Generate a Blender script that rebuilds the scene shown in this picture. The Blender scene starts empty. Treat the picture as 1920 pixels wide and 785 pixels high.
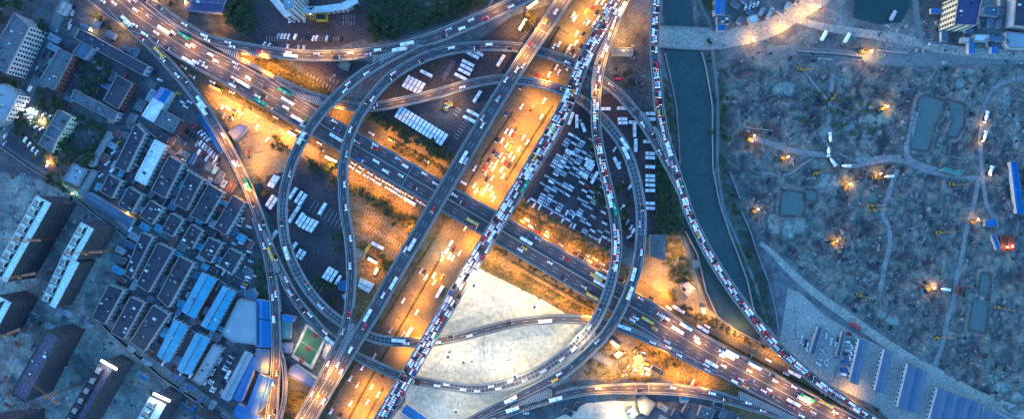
import bpy, math, random
import numpy as np
from mathutils import Vector
random.seed(7); rng = np.random.default_rng(7)
R = math.radians
SC = 0.42; H = 540.0
scn = bpy.context.scene
col = scn.collection
def P(x, y, z=0.0):
    f = SC*(H-z)/H
    return Vector(((x-960)*f, (392.5-y)*f, z))

# ------------------------------------------------------------------ materials
KEEP = ('white_roof','tower_roof','leaf_olive','leaf_dark')
KSC = {'sand':.95,'court_green':.5,'court_red':.3,'red_wall':.5,'car_park_asphalt':.85,'concrete':.8,'bare_concrete_lot':.52,'site_track':.82,'dirt_road':.9,'deck_asphalt':.58,'dark_roof':.58,'tan_roof':.8,'cream_wall':.85,'light_blue_roof':.75,'pale_roof':.75,'lilac_roof':.7,'blue_roof':.75,'pale_wall':1.15,'sand_track':.8}
def mat(name, c1, c2=None, scale=0.3, rough=0.85, metal=0.0, emit=None, estr=0.0, detail=4, bump=0.0, coat=0.0, wave=None, fine=None):
    m = bpy.data.materials.new(name); m.use_nodes = True
    nt = m.node_tree; b = nt.nodes['Principled BSDF']
    b.inputs['Roughness'].default_value = rough; b.inputs['Metallic'].default_value = metal
    b.inputs['Coat Weight'].default_value = coat
    if c2 is None: c2 = tuple(v*0.72 for v in c1)
    k = 1.0 if (emit or name.startswith('vehicle') or name in KEEP) else KSC.get(name, .64)
    c1 = tuple(v*k for v in c1); c2 = tuple(v*k for v in c2)
    tc = nt.nodes.new('ShaderNodeTexCoord')
    geo = nt.nodes.new('ShaderNodeNewGeometry')
    n = nt.nodes.new('ShaderNodeTexNoise'); n.inputs['Scale'].default_value = scale; n.inputs['Detail'].default_value = detail
    n.inputs['Roughness'].default_value = 0.65
    nt.links.new(geo.outputs['Position'], n.inputs['Vector'])
    r = nt.nodes.new('ShaderNodeValToRGB'); r.color_ramp.elements[0].position = 0.33; r.color_ramp.elements[1].position = 0.68
    r.color_ramp.elements[0].color = (*c2, 1); r.color_ramp.elements[1].color = (*c1, 1)
    nt.links.new(n.outputs['Fac'], r.inputs['Fac'])
    out = r.outputs['Color']
    if fine:
        n2 = nt.nodes.new('ShaderNodeTexNoise'); n2.inputs['Scale'].default_value = fine[0]; n2.inputs['Detail'].default_value = 3
        nt.links.new(geo.outputs['Position'], n2.inputs['Vector'])
        mr = nt.nodes.new('ShaderNodeMapRange'); mr.inputs['From Min'].default_value = .35; mr.inputs['From Max'].default_value = .65
        mr.inputs['To Min'].default_value = 1-fine[1]; mr.inputs['To Max'].default_value = 1+fine[1]
        nt.links.new(n2.outputs['Fac'], mr.inputs['Value'])
        vm = nt.nodes.new('ShaderNodeVectorMath'); vm.operation = 'SCALE'
        nt.links.new(out, vm.inputs[0]); nt.links.new(mr.outputs['Result'], vm.inputs['Scale']); out = vm.outputs['Vector']
    if wave:
        w = nt.nodes.new('ShaderNodeTexWave'); w.inputs['Scale'].default_value = wave; w.inputs['Distortion'].default_value = 0.4
        nt.links.new(tc.outputs['Object'], w.inputs['Vector'])
        mr = nt.nodes.new('ShaderNodeMapRange'); mr.inputs['To Min'].default_value = .78; mr.inputs['To Max'].default_value = 1.1
        nt.links.new(w.outputs['Fac'], mr.inputs['Value'])
        vm = nt.nodes.new('ShaderNodeVectorMath'); vm.operation = 'SCALE'
        nt.links.new(out, vm.inputs[0]); nt.links.new(mr.outputs['Result'], vm.inputs['Scale']); out = vm.outputs['Vector']
    nt.links.new(out, b.inputs['Base Color'])
    if bump:
        bp = nt.nodes.new('ShaderNodeBump'); bp.inputs['Strength'].default_value = bump; bp.inputs['Distance'].default_value = 0.5
        nt.links.new(n.outputs['Fac'], bp.inputs['Height']); nt.links.new(bp.outputs['Normal'], b.inputs['Normal'])
    if emit:
        b.inputs['Emission Color'].default_value = (*emit, 1); b.inputs['Emission Strength'].default_value = estr
        m.cycles.emission_sampling = 'NONE'
    return m
M = {}
M['asphalt'] = mat('asphalt', (.062,.055,.068), (.036,.034,.047), .05, .75, fine=(.9,.3))
M['deck'] = mat('deck_asphalt', (.118,.090,.098), (.078,.063,.070), .07, .7, fine=(1.3,.25))
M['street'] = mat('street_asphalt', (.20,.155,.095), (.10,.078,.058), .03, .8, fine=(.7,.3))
M['yardasph'] = mat('car_park_asphalt', (.07,.055,.062), (.036,.030,.040), .04, .85, fine=(.6,.4))
M['concrete'] = mat('concrete', (.30,.285,.27), (.20,.19,.18), .2, .85, fine=(1.5,.2))
M['paint'] = mat('road_paint', (.72,.71,.68), (.38,.37,.36), .8, .6)
M['worn'] = mat('worn_paint', (.34,.29,.22), (.20,.17,.13), .5, .8)
M['gridpaint'] = mat('joint_paint', (.36,.40,.44), (.22,.25,.28), .8, .6)
M['ypaint'] = mat('yellow_paint', (.75,.55,.25), (.5,.36,.15), .8, .6)
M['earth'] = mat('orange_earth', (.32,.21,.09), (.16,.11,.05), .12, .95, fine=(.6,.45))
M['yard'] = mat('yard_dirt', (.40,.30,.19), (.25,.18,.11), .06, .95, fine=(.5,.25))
M['sand'] = mat('sand', (.64,.56,.43), (.45,.39,.29), .045, .95, detail=9, fine=(.3,.2))
M['sandtrack'] = mat('sand_track', (.40,.34,.26), (.30,.26,.20), .3, .95)
M['slab'] = mat('bare_concrete_lot', (.56,.54,.49), (.40,.40,.37), .05, .9, fine=(.5,.25))
M['hedge'] = mat('hedge_leaf', (.055,.05,.02), (.03,.028,.012), 1.5, .8)
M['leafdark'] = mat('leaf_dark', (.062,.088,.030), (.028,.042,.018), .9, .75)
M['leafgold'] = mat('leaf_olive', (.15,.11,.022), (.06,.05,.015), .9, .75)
M['bark'] = mat('bark', (.09,.06,.045))
M['water'] = mat('river_water', (.062,.098,.092), (.045,.078,.076), .02, .22, fine=(.25,.12), bump=.08)
M['pond'] = mat('pond_water', (.125,.175,.165), (.10,.145,.14), .08, .6, fine=(.5,.12))
M['darkpond'] = mat('dark_pond_water', (.012,.05,.05), (.008,.035,.038), .05, .4)
M['path'] = mat('path_paving', (.22,.26,.26), (.15,.18,.19), .3, .9)
M['dirtroad'] = mat('dirt_road', (.33,.32,.28), (.21,.21,.19), .12, .95, fine=(.6,.3))
M['track'] = mat('site_track', (.24,.25,.25), (.15,.16,.17), .15, .95, fine=(.7,.35))
M['roofdark'] = mat('dark_roof', (.060,.062,.095), (.038,.042,.070), .12, .8, fine=(1.2,.35))
M['roofgrey'] = mat('grey_roof', (.16,.18,.21), (.10,.115,.145), .15, .85, fine=(.9,.35))
M['roofwhite'] = mat('white_roof', (.66,.70,.70), (.46,.50,.51), .2, .6, wave=.9, fine=(.8,.2))
M['roofblue'] = mat('blue_roof', (.025,.17,.50), (.02,.11,.36), .15, .55, wave=1.2, fine=(.9,.2))
M['roofsky'] = mat('light_blue_roof', (.12,.38,.56), (.08,.28,.45), .12, .6, wave=1.2, fine=(.9,.22))
M['roofsteel'] = mat('steel_blue_roof', (.10,.17,.29), (.07,.13,.235), .12, .55, wave=1.2, fine=(.9,.2))
M['roofpale'] = mat('pale_roof', (.33,.40,.46), (.25,.31,.37), .1, .7, wave=1.2)
M['rooftan'] = mat('tan_roof', (.48,.38,.27), (.34,.27,.19), .2, .8)
M['rooflilac'] = mat('lilac_roof', (.38,.36,.46), (.30,.28,.38), .2, .7, wave=1.2)
M['roofnavy'] = mat('navy_roof', (.045,.045,.17), (.03,.03,.12), .2, .6)
M['wallpale'] = mat('pale_wall', (.44,.42,.42), (.30,.30,.31), .3, .85)
M['wallred'] = mat('red_wall', (.36,.12,.10), (.24,.08,.075), .3, .85)
M['wallcream'] = mat('cream_wall', (.78,.72,.50), (.62,.57,.40), .2, .8)
M['netting'] = mat('green_netting', (.075,.078,.062), (.038,.045,.042), .16, .9, fine=(1.1,.4))
M['towerroof'] = mat('tower_roof', (.80,.86,.76), (.58,.66,.60), .18, .8, fine=(.7,.25))
M['formwork'] = mat('formwork_roof', (.17,.12,.18), (.09,.07,.11), .5, .9, fine=(.8,.5))
M['glass'] = mat('window_glass', (.02,.025,.035), (.01,.012,.02), .3, .15)
M['dark'] = mat('dark_trim', (.02,.02,.025), None, .5, .6)
M['rubber'] = mat('tyre_rubber', (.015,.015,.015), None, 1, .9)
M['metal'] = mat('grey_metal', (.3,.31,.33), (.22,.23,.25), .5, .5, .6)
M['craneorange'] = mat('crane_paint', (.50,.14,.05), (.35,.10,.04), .5, .6)
M['rigyellow'] = mat('rig_paint', (.60,.34,.04), (.42,.24,.03), .5, .6)
M['white'] = mat('vehicle_white', (.86,.86,.88), (.76,.76,.79), .2, .3, coat=.5)
M['silver'] = mat('vehicle_silver', (.50,.51,.54), (.45,.46,.49), .2, .3, .3, coat=.5)
M['black'] = mat('vehicle_black', (.02,.02,.025), None, .2, .3, coat=.5)
M['red'] = mat('vehicle_red', (.50,.02,.02), None, .2, .3, coat=.5)
M['blue'] = mat('vehicle_blue', (.03,.08,.35), None, .2, .3, coat=.5)
M['yellow'] = mat('vehicle_yellow', (.75,.42,.03), None, .2, .3, coat=.5)
M['green'] = mat('vehicle_green', (.03,.30,.12), None, .2, .3, coat=.5)
M['teal'] = mat('teal_paint', (.22,.46,.40), None, .2, .5)
M['head'] = mat('headlight', (1,1,1), (1,1,1), 1, .4, emit=(1,.88,.75), estr=.35)
M['tail'] = mat('tail_light', (.6,.02,.03), None, 1, .4, emit=(1,.05,.08), estr=.2)
M['lamp'] = mat('lamp_glow', (1,.8,.5), None, 1, .4, emit=(1,.5,.15), estr=1.2)
M['lampw'] = mat('white_lamp_glow', (1,1,1), None, 1, .4, emit=(1,.95,.85), estr=1.2)
M['gold'] = mat('yellow_lit_canopy', (.75,.55,.04), (.6,.42,.03), .5, .5)
M['courtgreen'] = mat('court_green', (.10,.28,.14), (.08,.22,.11), .15, .8)
M['courtred'] = mat('court_red', (.55,.10,.06), (.45,.08,.05), .3, .8)

# ------------------------------------------------------------------ mesh builder
class MB:
    def __init__(s): s.v = []; s.f = []; s.mi = []; s.ms = []
    def m(s, key):
        if key not in s.ms: s.ms.append(key)
        return s.ms.index(key)
    def face(s, pts, key):
        i = len(s.v); s.v += [tuple(p) for p in pts]; s.f.append(tuple(range(i, i+len(pts)))); s.mi.append(s.m(key))
    def raw(s, vs, fs, key):
        i = len(s.v); s.v += [tuple(p) for p in vs]; k = s.m(key)
        for f in fs: s.f.append(tuple(a+i for a in f)); s.mi.append(k)
    def box(s, c, d, key, rz=0.0, taper=1.0, topkey=None, tx=None):
        cx, cy, cz = c; dx, dy, dz = d[0]/2, d[1]/2, d[2]/2
        ca, sa = math.cos(rz), math.sin(rz); tx = taper if tx is None else tx
        vs = []
        for z, kx, ky in ((-dz, 1, 1), (dz, tx, taper)):
            for x, y in ((-dx,-dy),(dx,-dy),(dx,dy),(-dx,dy)):
                X, Y = x*kx, y*ky
                vs.append((cx+X*ca-Y*sa, cy+X*sa+Y*ca, cz+z))
        s.raw(vs, [(3,2,1,0),(0,1,5,4),(1,2,6,5),(2,3,7,6),(3,0,4,7)], key)
        i = len(s.v)-8; s.f.append((i+4,i+5,i+6,i+7)); s.mi.append(s.m(topkey or key))
    def tube(s, a, b, r0, r1, key, n=6):
        a = Vector(a); b = Vector(b); d = (b-a).normalized()
        u = d.cross(Vector((0,0,1))) if abs(d.z) < .95 else d.cross(Vector((1,0,0))); u.normalize(); w = d.cross(u)
        vs = []
        for p, r in ((a, r0), (b, r1)):
            for k in range(n):
                t = 2*math.pi*k/n; vs.append(p+(u*math.cos(t)+w*math.sin(t))*r)
        fs = [(k, (k+1)%n, n+(k+1)%n, n+k) for k in range(n)]+[tuple(range(n-1,-1,-1)), tuple(range(n, 2*n))]
        s.raw(vs, fs, key)
    def prism(s, pts, z0, z1, key, topkey=None):
        n = len(pts)
        A = sum(pts[i][0]*pts[(i+1)%n][1]-pts[(i+1)%n][0]*pts[i][1] for i in range(n))
        if A < 0: pts = pts[::-1]
        vs = [(p[0], p[1], z0) for p in pts]+[(p[0], p[1], z1) for p in pts]
        s.raw(vs, [(k,(k+1)%n,n+(k+1)%n,n+k) for k in range(n)]+[tuple(range(n-1,-1,-1))], key)
        i = len(s.v)-2*n; s.f.append(tuple(range(i+n, i+2*n))); s.mi.append(s.m(topkey or key))
    def mesh(s, name):
        me = bpy.data.meshes.new(name); me.from_pydata(s.v, [], s.f); me.update()
        for k in s.ms: me.materials.append(M[k])
        me.polygons.foreach_set('material_index', s.mi); me.update()
        return me
    def build(s, name, parent=None, **props):
        return link(name, s.mesh(name), parent, **props)
def link(name, data, parent=None, loc=None, rz=0.0, **props):
    o = bpy.data.objects.new(name, data); col.objects.link(o)
    if parent: o.parent = parent
    if loc is not None: o.location = loc
    if rz: o.rotation_euler = (0, 0, rz)
    for k, v in props.items():
        if v is not None: o[k] = v
    return o
def empty(name, loc, rz=0.0, **props):
    o = link(name, None, None, loc, rz, **props); o.empty_display_size = 1; return o

# ------------------------------------------------------------------ curves
def smooth(pts, step=3.0):
    """Catmull-Rom through rows (world x, y, ...), resampled about every STEP metres"""
    a = np.array(pts, float); n = len(a)
    if n == 2: a = np.array([a[0], (a[0]+a[1])/2, a[1]]); n = 3
    e = np.vstack([2*a[0]-a[1], a, 2*a[-1]-a[-2]]); out = []
    for i in range(1, n):
        p0, p1, p2, p3 = e[i-1], e[i], e[i+1], e[i+2]
        L = np.linalg.norm((p2-p1)[:2]); k = max(1, int(round(L/step)))
        for j in range(k):
            t = j/k
            q = .5*((2*p1)+(-p0+p2)*t+(2*p0-5*p1+4*p2-p3)*t*t+(-p0+3*p1-3*p2+p3)*t**3)
            q[2:] = p1[2:]+(p2[2:]-p1[2:])*(t*t*(3-2*t) if len(q) > 2 else t)
            out.append(q)
    out.append(e[n]); return np.array(out)
def frames(c):
    d = np.gradient(c[:, :2], axis=0); d /= np.linalg.norm(d, axis=1)[:, None]+1e-9
    nrm = np.stack([-d[:, 1], d[:, 0]], 1)           # to the left of travel
    s = np.concatenate([[0], np.cumsum(np.linalg.norm(np.diff(c[:, :2], axis=0), axis=1))])
    return d, nrm, s
class Curve:
    """px rows (x, y, z, w_left_px, w_right_px)"""
    def __init__(self, rows, step=3.0):
        w = []
        for r in rows:
            x, y, z = r[:3]; wl = r[3]; wr = r[4] if len(r) > 4 else r[3]
            p = P(x, y, z); f = SC*(H-z)/H
            w.append((p.x, p.y, z, wl*f, wr*f))
        self.c = smooth(w, step); self.d, self.n, self.s = frames(self.c); self.L = self.s[-1]
    def at(self, s, off=0.0):
        c = [np.interp(s, self.s, self.c[:, k]) for k in range(5)]
        dx, dy = np.interp(s, self.s, self.d[:, 0]), np.interp(s, self.s, self.d[:, 1])
        L = math.hypot(dx, dy)+1e-9; dx /= L; dy /= L
        return Vector((c[0]-dy*off, c[1]+dx*off, c[2])), math.atan2(dy, dx), c[3], c[4]
    def s_near(self, px, py):
        z = self.c[:, 2]; f = SC*(H-z)/H
        d = (self.c[:, 0]-(px-960)*f)**2+(self.c[:, 1]-(392.5-py)*f)**2
        return self.s[int(np.argmin(d))]
def strip(mb, cv, s0, s1, o0, o1, dz, key, step=4.0):
    """flat ribbon between offsets o0 (right) and o1 (left); offsets may be functions of s"""
    n = max(1, int((s1-s0)/step)); prev = None
    for i in range(n+1):
        s = s0+(s1-s0)*i/n
        a = o0(s) if callable(o0) else o0; b = o1(s) if callable(o1) else o1
        pa = cv.at(s, a)[0]; pb = cv.at(s, b)[0]; pa.z += dz; pb.z += dz
        if prev: mb.face((prev[0], pa, pb, prev[1]), key)
        prev = (pa, pb)

DECKS = {}
def A_lab(o, label, cat, group=None, kind=None):
    o['label'] = label; o['category'] = cat
    if group: o['group'] = group
    if kind: o['kind'] = kind

def deck(key, rows, label, lanes, skipL=(), skipR=(), median=False, dz=0.0, ladder=(), joints=(), thick=1.5, linekey='paint', dashes=True):
    cv = Curve(rows, 3.5); cv.c[:, 2] += dz; DECKS[key] = cv; cv.lanes = lanes
    root = empty('flyover', (cv.c[0][0], cv.c[0][1], 0)); A_lab(root, label, 'flyover'); inv = Vector(root.location)
    c = cv.c; n = len(c)
    L = c[:, :2]+cv.n*c[:, 3:4]; Rr = c[:, :2]-cv.n*c[:, 4:5]
    mb = MB()
    vs = []
    for i in range(n):
        z = c[i, 2]; Li, Ri = L[i], Rr[i]; il = Li-cv.n[i]*1.6; ir = Ri+cv.n[i]*1.6
        vs += [(Li[0],Li[1],z),(Ri[0],Ri[1],z),(Ri[0],Ri[1],z-.5),(ir[0],ir[1],z-thick),(il[0],il[1],z-thick),(Li[0],Li[1],z-.5)]
    vs = [(v[0]-inv.x, v[1]-inv.y, v[2]) for v in vs]
    top = []; rest = []
    for i in range(n-1):
        a = i*6; b = a+6
        top.append((a, a+1, b+1, b))
        for k in range(1, 6):
            rest.append((a+k, a+(k+1)%6, b+(k+1)%6, b+k))
    mb.raw(vs, top, 'deck')
    k = mb.m('concrete')
    for f in rest: mb.f.append(f); mb.mi.append(k)
    for f in ((5,4,3,2,1,0), tuple(6*(n-1)+q for q in range(6))): mb.f.append(f); mb.mi.append(k)
    mb.build('deck', root)
    def inside(s, spans): return any(a <= s <= b for a, b in spans)
    def para(side, spans):
        mb = MB(); run = []
        def flush():
            if len(run) < 2: run.clear(); return
            vs = []; 
            for i in run:
                z = c[i, 2]; e = (L if side > 0 else Rr)[i]; q = e-side*cv.n[i]*.75
                vs += [(e[0],e[1],z-.3),(e[0],e[1],z+1.0),(q[0],q[1],z+1.0),(q[0],q[1],z+.004)]
            vs = [(v[0]-inv.x, v[1]-inv.y, v[2]) for v in vs]
            fs = []
            for j in range(len(run)-1):
                a = j*4; b = a+4
                for k in range(3): fs.append((a+k, a+k+1, b+k+1, b+k))
            fs += [(0,1,2,3), tuple(4*(len(run)-1)+q for q in range(4))]
            mb = MB(); mb.raw(vs, fs, 'concrete'); mb.build('parapet', root); run.clear()
        for i in range(n):
            if inside(cv.s[i], spans): flush()
            else: run.append(i)
        flush()
    conv = lambda spans: [tuple(sorted((cv.s_near(*a), cv.s_near(*b)))) for a, b in spans]
    sL, sR = conv(skipL), conv(skipR)
    para(1, sL); para(-1, sR)
    # markings
    mb = MB(); bx = lambda mb: mb
    def wl(s): return np.interp(s, cv.s, c[:, 3])
    def wr(s): return np.interp(s, cv.s, c[:, 4])
    strip(mb, cv, 0, cv.L, lambda s: wl(s)-1.75, lambda s: wl(s)-1.4, .02, linekey)
    strip(mb, cv, 0, cv.L, lambda s: -wr(s)+1.4, lambda s: -wr(s)+1.75, .02, linekey)
    lad = [tuple(sorted((cv.s_near(*a), cv.s_near(*b)))) for a, b in ladder]
    if dashes:
        if median:
            for sd in (1, -1):
                for j in range(1, lanes):
                    s = 2.0
                    while s < cv.L-5:
                        W = (wl if sd > 0 else wr)(s)-3.0
                        o = sd*(1.4+W*j/lanes)
                        strip(mb, cv, s, s+4, o-.12, o+.12, .02, 'paint'); s += 10
        else:
            for j in range(1, lanes):
                s = 2.0
                while s < cv.L-5:
                    a, b = -wr(s)+1.6, wl(s)-1.6; o = a+(b-a)*j/lanes
                    if not inside(s, lad): strip(mb, cv, s, s+4, o-.12, o+.12, .02, 'paint')
                    s += 10
    for a, b in lad:
        s = a
        strip(mb, cv, a, b, -.22, .22, .025, 'gridpaint')
        while s < b:
            ss = s+random.uniform(-.3,.3)
            strip(mb, cv, ss, ss+.42, lambda q: -wr(q)+.9, lambda q: wl(q)-.9, .028, 'gridpaint', 2)
            s += 3.4
        strip(mb, cv, a, b, lambda q: -wr(q)+.8, lambda q: -wr(q)+1.35, .025, 'gridpaint')
        strip(mb, cv, a, b, lambda q: wl(q)-1.35, lambda q: wl(q)-.8, .025, 'gridpaint')
    for px, py in joints:
        s = cv.s_near(px, py)
        strip(mb, cv, s, s+.6, lambda q: -wr(q)+.8, lambda q: wl(q)-.8, .032, 'gridpaint', 2)
    mb.v = [(v[0]-inv.x, v[1]-inv.y, v[2]) for v in mb.v]
    mb.build('lane_marking', root)
    if median:
        mb = MB(); vs = []
        for i in range(n):
            p = c[i, :2]
            for o, z in ((-.55,.005),(-.2,.95),(.2,.95),(.55,.005)):
                q = p+cv.n[i]*o; vs.append((q[0]-inv.x, q[1]-inv.y, c[i,2]+z))
        fs = [(i*4+k, i*4+k+1, i*4+k+5, i*4+k+4) for i in range(n-1) for k in range(3)]
        mb.raw(vs, fs, 'concrete'); mb.build('median_barrier', root)
    cv.root = root
    return cv

def piers():
    for key, cv in DECKS.items():
        s = 8.0; cnt = 0; pm = {}
        while s < cv.L-5:
            p, ang, wl, wr = cv.at(s)
            z = p.z-1.5; bad = z < 2.5
            for k2, o in DECKS.items():
                if o is cv: continue
                d = np.hypot(o.c[:,0]-p.x, o.c[:,1]-p.y); i = int(np.argmin(d))
                if o.c[i,2] < p.z-2 and d[i] < max(o.c[i,3], o.c[i,4])+2.5: bad = True
            if not bad:
                mb = MB()
                offs = (-5.5, 5.5) if (wl+wr) > 16 else (0,)
                for o in offs:
                    mb.tube((0, o, 0), (0, o, z-1.2), .9, .9, 'concrete', 10)
                mb.box((0, 0, z-.6), (1.8, (wl+wr)*.72, 1.2), 'concrete')
                q = link('pier', mb.mesh('pier'), cv.root, (p.x-cv.root.location.x, p.y-cv.root.location.y, 0), ang)
                cnt += 1
            s += 28
            if cnt > 90: break

def gore(dkey, left, right, z, name='painted_gore', ch=True, flip=1, step=1.75):
    """raised gore surface plus chevrons between two px polylines, tip first"""
    cv = DECKS[dkey]; root = cv.root; o = root.location
    def line(pl):
        return smooth([tuple(P(x, y, z)[:2])+(z,) for x, y in pl], 1.5)
    l, r = line(left), line(right)
    def samp(a, t):
        s = np.concatenate([[0], np.cumsum(np.linalg.norm(np.diff(a[:, :2], axis=0), axis=1))]); 
        return Vector((np.interp(t*s[-1], s, a[:,0]), np.interp(t*s[-1], s, a[:,1]), 0)), s[-1]
    Ln = (samp(l, 0)[1]+samp(r, 0)[1])/2
    mb = MB(); n = max(2, int(Ln/3)); prev = None
    for i in range(n+1):
        a = samp(l, i/n)[0]-o; b = samp(r, i/n)[0]-o
        a.z = b.z = z+.012
        a2 = a.copy(); b2 = b.copy(); a2.z = b2.z = z-1.0
        if prev:
            mb.face((prev[0], a, b, prev[1]), 'deck'); mb.face((prev[2], a2, a, prev[0]), 'concrete'); mb.face((prev[1], b, b2, prev[3]), 'concrete')
            mb.face((prev[3], b2, a2, prev[2]), 'concrete')
        prev = (a, b, a2, b2)
    mb.face((prev[0], prev[2], prev[3], prev[1]), 'concrete')
    mb.build('gore_deck', root)
    mb = MB(); t = 1.0; w = .62
    while t < Ln-1.5:
        def q(tt, u):
            a = samp(l, min(1, max(0, tt/Ln)))[0]; b = samp(r, min(1, max(0, tt/Ln)))[0]
            v = a.lerp(b, u)-o; v.z = z+.035; return v
        wid = (samp(l, t/Ln)[0]-samp(r, t/Ln)[0]).length
        k = flip*min(2.4, wid*.45)
        mb.face((q(t, .02), q(t+w, .02), q(t+w+k, .5), q(t+k, .5)), 'paint')
        mb.face((q(t+k, .5), q(t+w+k, .5), q(t+w, .98), q(t, .98)), 'paint')
        t += step
    for u0, u1 in ((-.0, .03), (.97, 1.0)):
        pass
    mb.build('chevron_marking', root)

# ------------------------------------------------------------------ flyovers
deck('A', [(60,-128,8,26,36),(150,-52,8,26,36),(218,-2,8,27,38),(255,28,8,26,34),(300,59,8,24,24),(367,102,8,24,24),(428,133,8,25,26),(480,163,8,26,27),(540,197,8,24,27),(602,233,8,23,27),
    (720,303,8,25,27),(817,359,8,25,27),(960,443,8,27,27),(1128,541,8,28,28),(1215,592,8,28,28),(1302,645,8,27,30),(1370,683,8,26,31),(1440,720,8,25,30),(1520,762,8,25,30),(1600,803,8,25,30),(1700,855,8,25,30)],
    'wide elevated expressway of two three-lane carriageways running corner to corner under the other flyovers', 3, median=True,
    skipL=[((225,0),(470,158)),((505,178),(600,232)),((1470,735),(1690,850))], skipR=[((60,-128),(285,48)),((1205,588),(1240,608)),((1240,608),(1420,709)),((1385,690),(1560,785))], joints=[(432,135),(765,328),(985,457),(1350,672)])
deck('I', [(262,-12,8,9,9),(300,18,8,9,9),(335,42,8,9,9),(385,70,8.2,8,10),(431,84,8.5,9.5,9.5),(480,93,9,9.5,9.5),(531,101,10,10,10),(580,105,11,10.5,10.5),(630,104.5,12.3,10.5,10.5),(671,102,13.5,10,10),(720,94,14.6,9,12),(761,86,15.2,10,13),
    (809,73,15.6,12,12),(873,47,16,12,12),(937,19,16,12,12),(1000,-12,16,12,12),(1050,-40,16,12,12)],
    'ramp sweeping along the top past the hotel car park with a tan edge wall', 2, skipR=[((262,-12),(455,88)),((676,102),(800,76))], dz=.05)
deck('H', [(790,80,15.6,7,9),(745,101,15.5,9,9),(712,119,15.7,9.5,9.5),(675,143,16,9.5,9.5),(645,168,16.1,9.5,9.5),(611,202,16.2,9.5,9.5),(581,241,16.2,9.5,9.5),(555,287,16.2,9.5,9.5),(540,330,16,9.5,9.5),(532,365,16,9.5,9.5),(530,400,15.5,9.5,9.5),
    (535,451,14.2,9.5,9.5),(552,498,12.5,9.5,9.5),(576,540,10.5,9.5,9.5),(608,577,8.8,9.5,9.5),(642,604,8,9.5,9.5),(682,625,8,9.5,9.5),(720,637,8,9.5,9.5),(784,641,8,9.5,9.5),(822,638,8,9.5,9.5),(860,631,8,9.5,9.5),
    (898,621,8,9.5,9.5),(960,606,8,9.5,9.5),(1011,599,8,9.5,9.5),(1049,597,8,9.5,9.5),(1103,600,8,9.5,9.5),(1150,608,8,9,9),(1180,619,8,8,9),(1215,634,8,8,9),(1250,650,8,8,9),(1300,677,8,8,8),(1345,700,8,7,7)],
    'western outer loop with a grid of steel joints, ending along the sand lot', 2, skipL=[((1160,611),(1345,700)),],skipR=[((790,80),(700,124)),((1345,700),(1335,696))], dz=.03, ladder=[((530,375),(640,602)),((690,628),(735,638))], joints=[(575,252)])
deck('J', [(1275,360,12,6,6),(1262,330,12,7,7),(1246,299,12,8,8),(1232,272,11.6,9,9),(1216,246,11,9,9),(1198,219,10,9,9),(1177,194,9,9.5,9.5),(1158,174,8.4,9.5,9.5),(1136,157,8,9.5,9.5),(1108,139,8,9.5,9.5),(1080,123,8,9.5,9.5),(1049,109,8,9,9),(1010,97,8,9,9),(960,88.5,8.2,9.5,9.5),(905,87,9.5,9.5,9.5),
    (853,92,11,9.5,9.5),(803,105,12.6,9.5,9.5),(757,128,14.2,9.5,9.5),(720,156,15.4,9.5,9.5),(686,198,16.1,9.5,9.5),(666,232,16.2,9.5,9.5),(652,267,16.2,9.5,9.5),(644,311,16.2,9.5,9.5),(643.5,350,16.1,9.5,9.5),(647,400,16,9.5,9.5),(655,446,16,9.5,9.5),
    (659,502,16,9.3,9.3),(658,543,16,9.3,9.3),(653,590,16,9,9),(645,623,16,8.5,9),(633,651,16,8,9),(618,680,16,8,9),(601,715,16,8,9),(583,748,16,8,9),(560,790,16,8,9),(530,840,16,8,9)],
    'inner western loop passing over the expressway and joining the dark straight flyover at the bottom', 2,
    skipL=[((652,585),(530,840))],skipR=[((1275,360),(1222,255))], dz=-.03, joints=[(648,300),(657,446),(1185,205)])
deck('F', [(515,146,8,7,7),(545,163,8,7.5,7.5),(578,177,8,8,8),(610,188,8,9,9),(640,196,8,9,9),(672,201,8,9,9),(704,200,8,9,9),(745,193,8,9.5,9.5),(810,178,8,9.5,9.5),(880,158,8,9,9),(938,148.5,8,8.5,8.5),(975,151,8,8.5,8.5),(1015,158,8,8.5,8.5),(1054,170,8,9,9),(1090,188,8,9,9),
    (1113,207,8.2,9.5,9.5),(1143,238,9.2,10,10),(1171,277,11,10,10),(1186,315,12.6,10,10),(1196,355,14.2,10,10),(1202,400,15.5,10,10),(1201,450,16.1,10,10),(1195,495,16.2,10,10),(1183,535,16.2,10,10),(1168,570,16.2,10,10),(1153,599,16,10,10),
    (1134,627,15.6,9.7,9.7),(1112,651,15,9.7,9.7),(1066,692,13.6,9.7,9.7),(1020,719,12.4,9.7,9.7),(985,737,11.5,9,9.7),(940,759,10.8,8,9.7),(895,782,10.2,8,9.7),(850,806,10,8,9)],
    'eastern loop with joint-grid stretches, curling round the car park to the bottom', 2,
    skipL=[((1025,716),(850,806))],skipR=[((515,146),(606,186))], dz=.02, ladder=[((978,151),(1060,172)),((1128,222),(1201,440))], joints=[(1183,535),(1070,690)])
deck('E', [(215,20,8,8,8),(250,53,8,9,9),(270,72,8,9,9),(291,93,8,9,9),(324,128,8,9.5,9.5),(355,165,8,9.5,9.5),(381,200,8,10,10),(412,249,8,10,10),(441,301,8,10,10),(464,349,8,10,10),(483,397,8,10,10),(499,440,8,9,9),(509,468,8,8,9),(524,500,8,8,9),(542,538,8,9,9),(562,570,8,9,9),(587,600,8,9.5,9.5),
    (605,621,8,9.5,9.5),(632,643,8,9.5,9.5),(668,666,8,8,8),(690,677,8,9,9),(720,691,8,9,9),(748,703,8,9,9),(778,711.5,8,9,9)],
    'ramp leaving the expressway at the upper left and curving past the blue-roofed market', 2,
    skipL=[((215,20),(278,82)),],skipR=[((492,425),(528,512))], dz=-.04, joints=[(405,238)])
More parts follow.
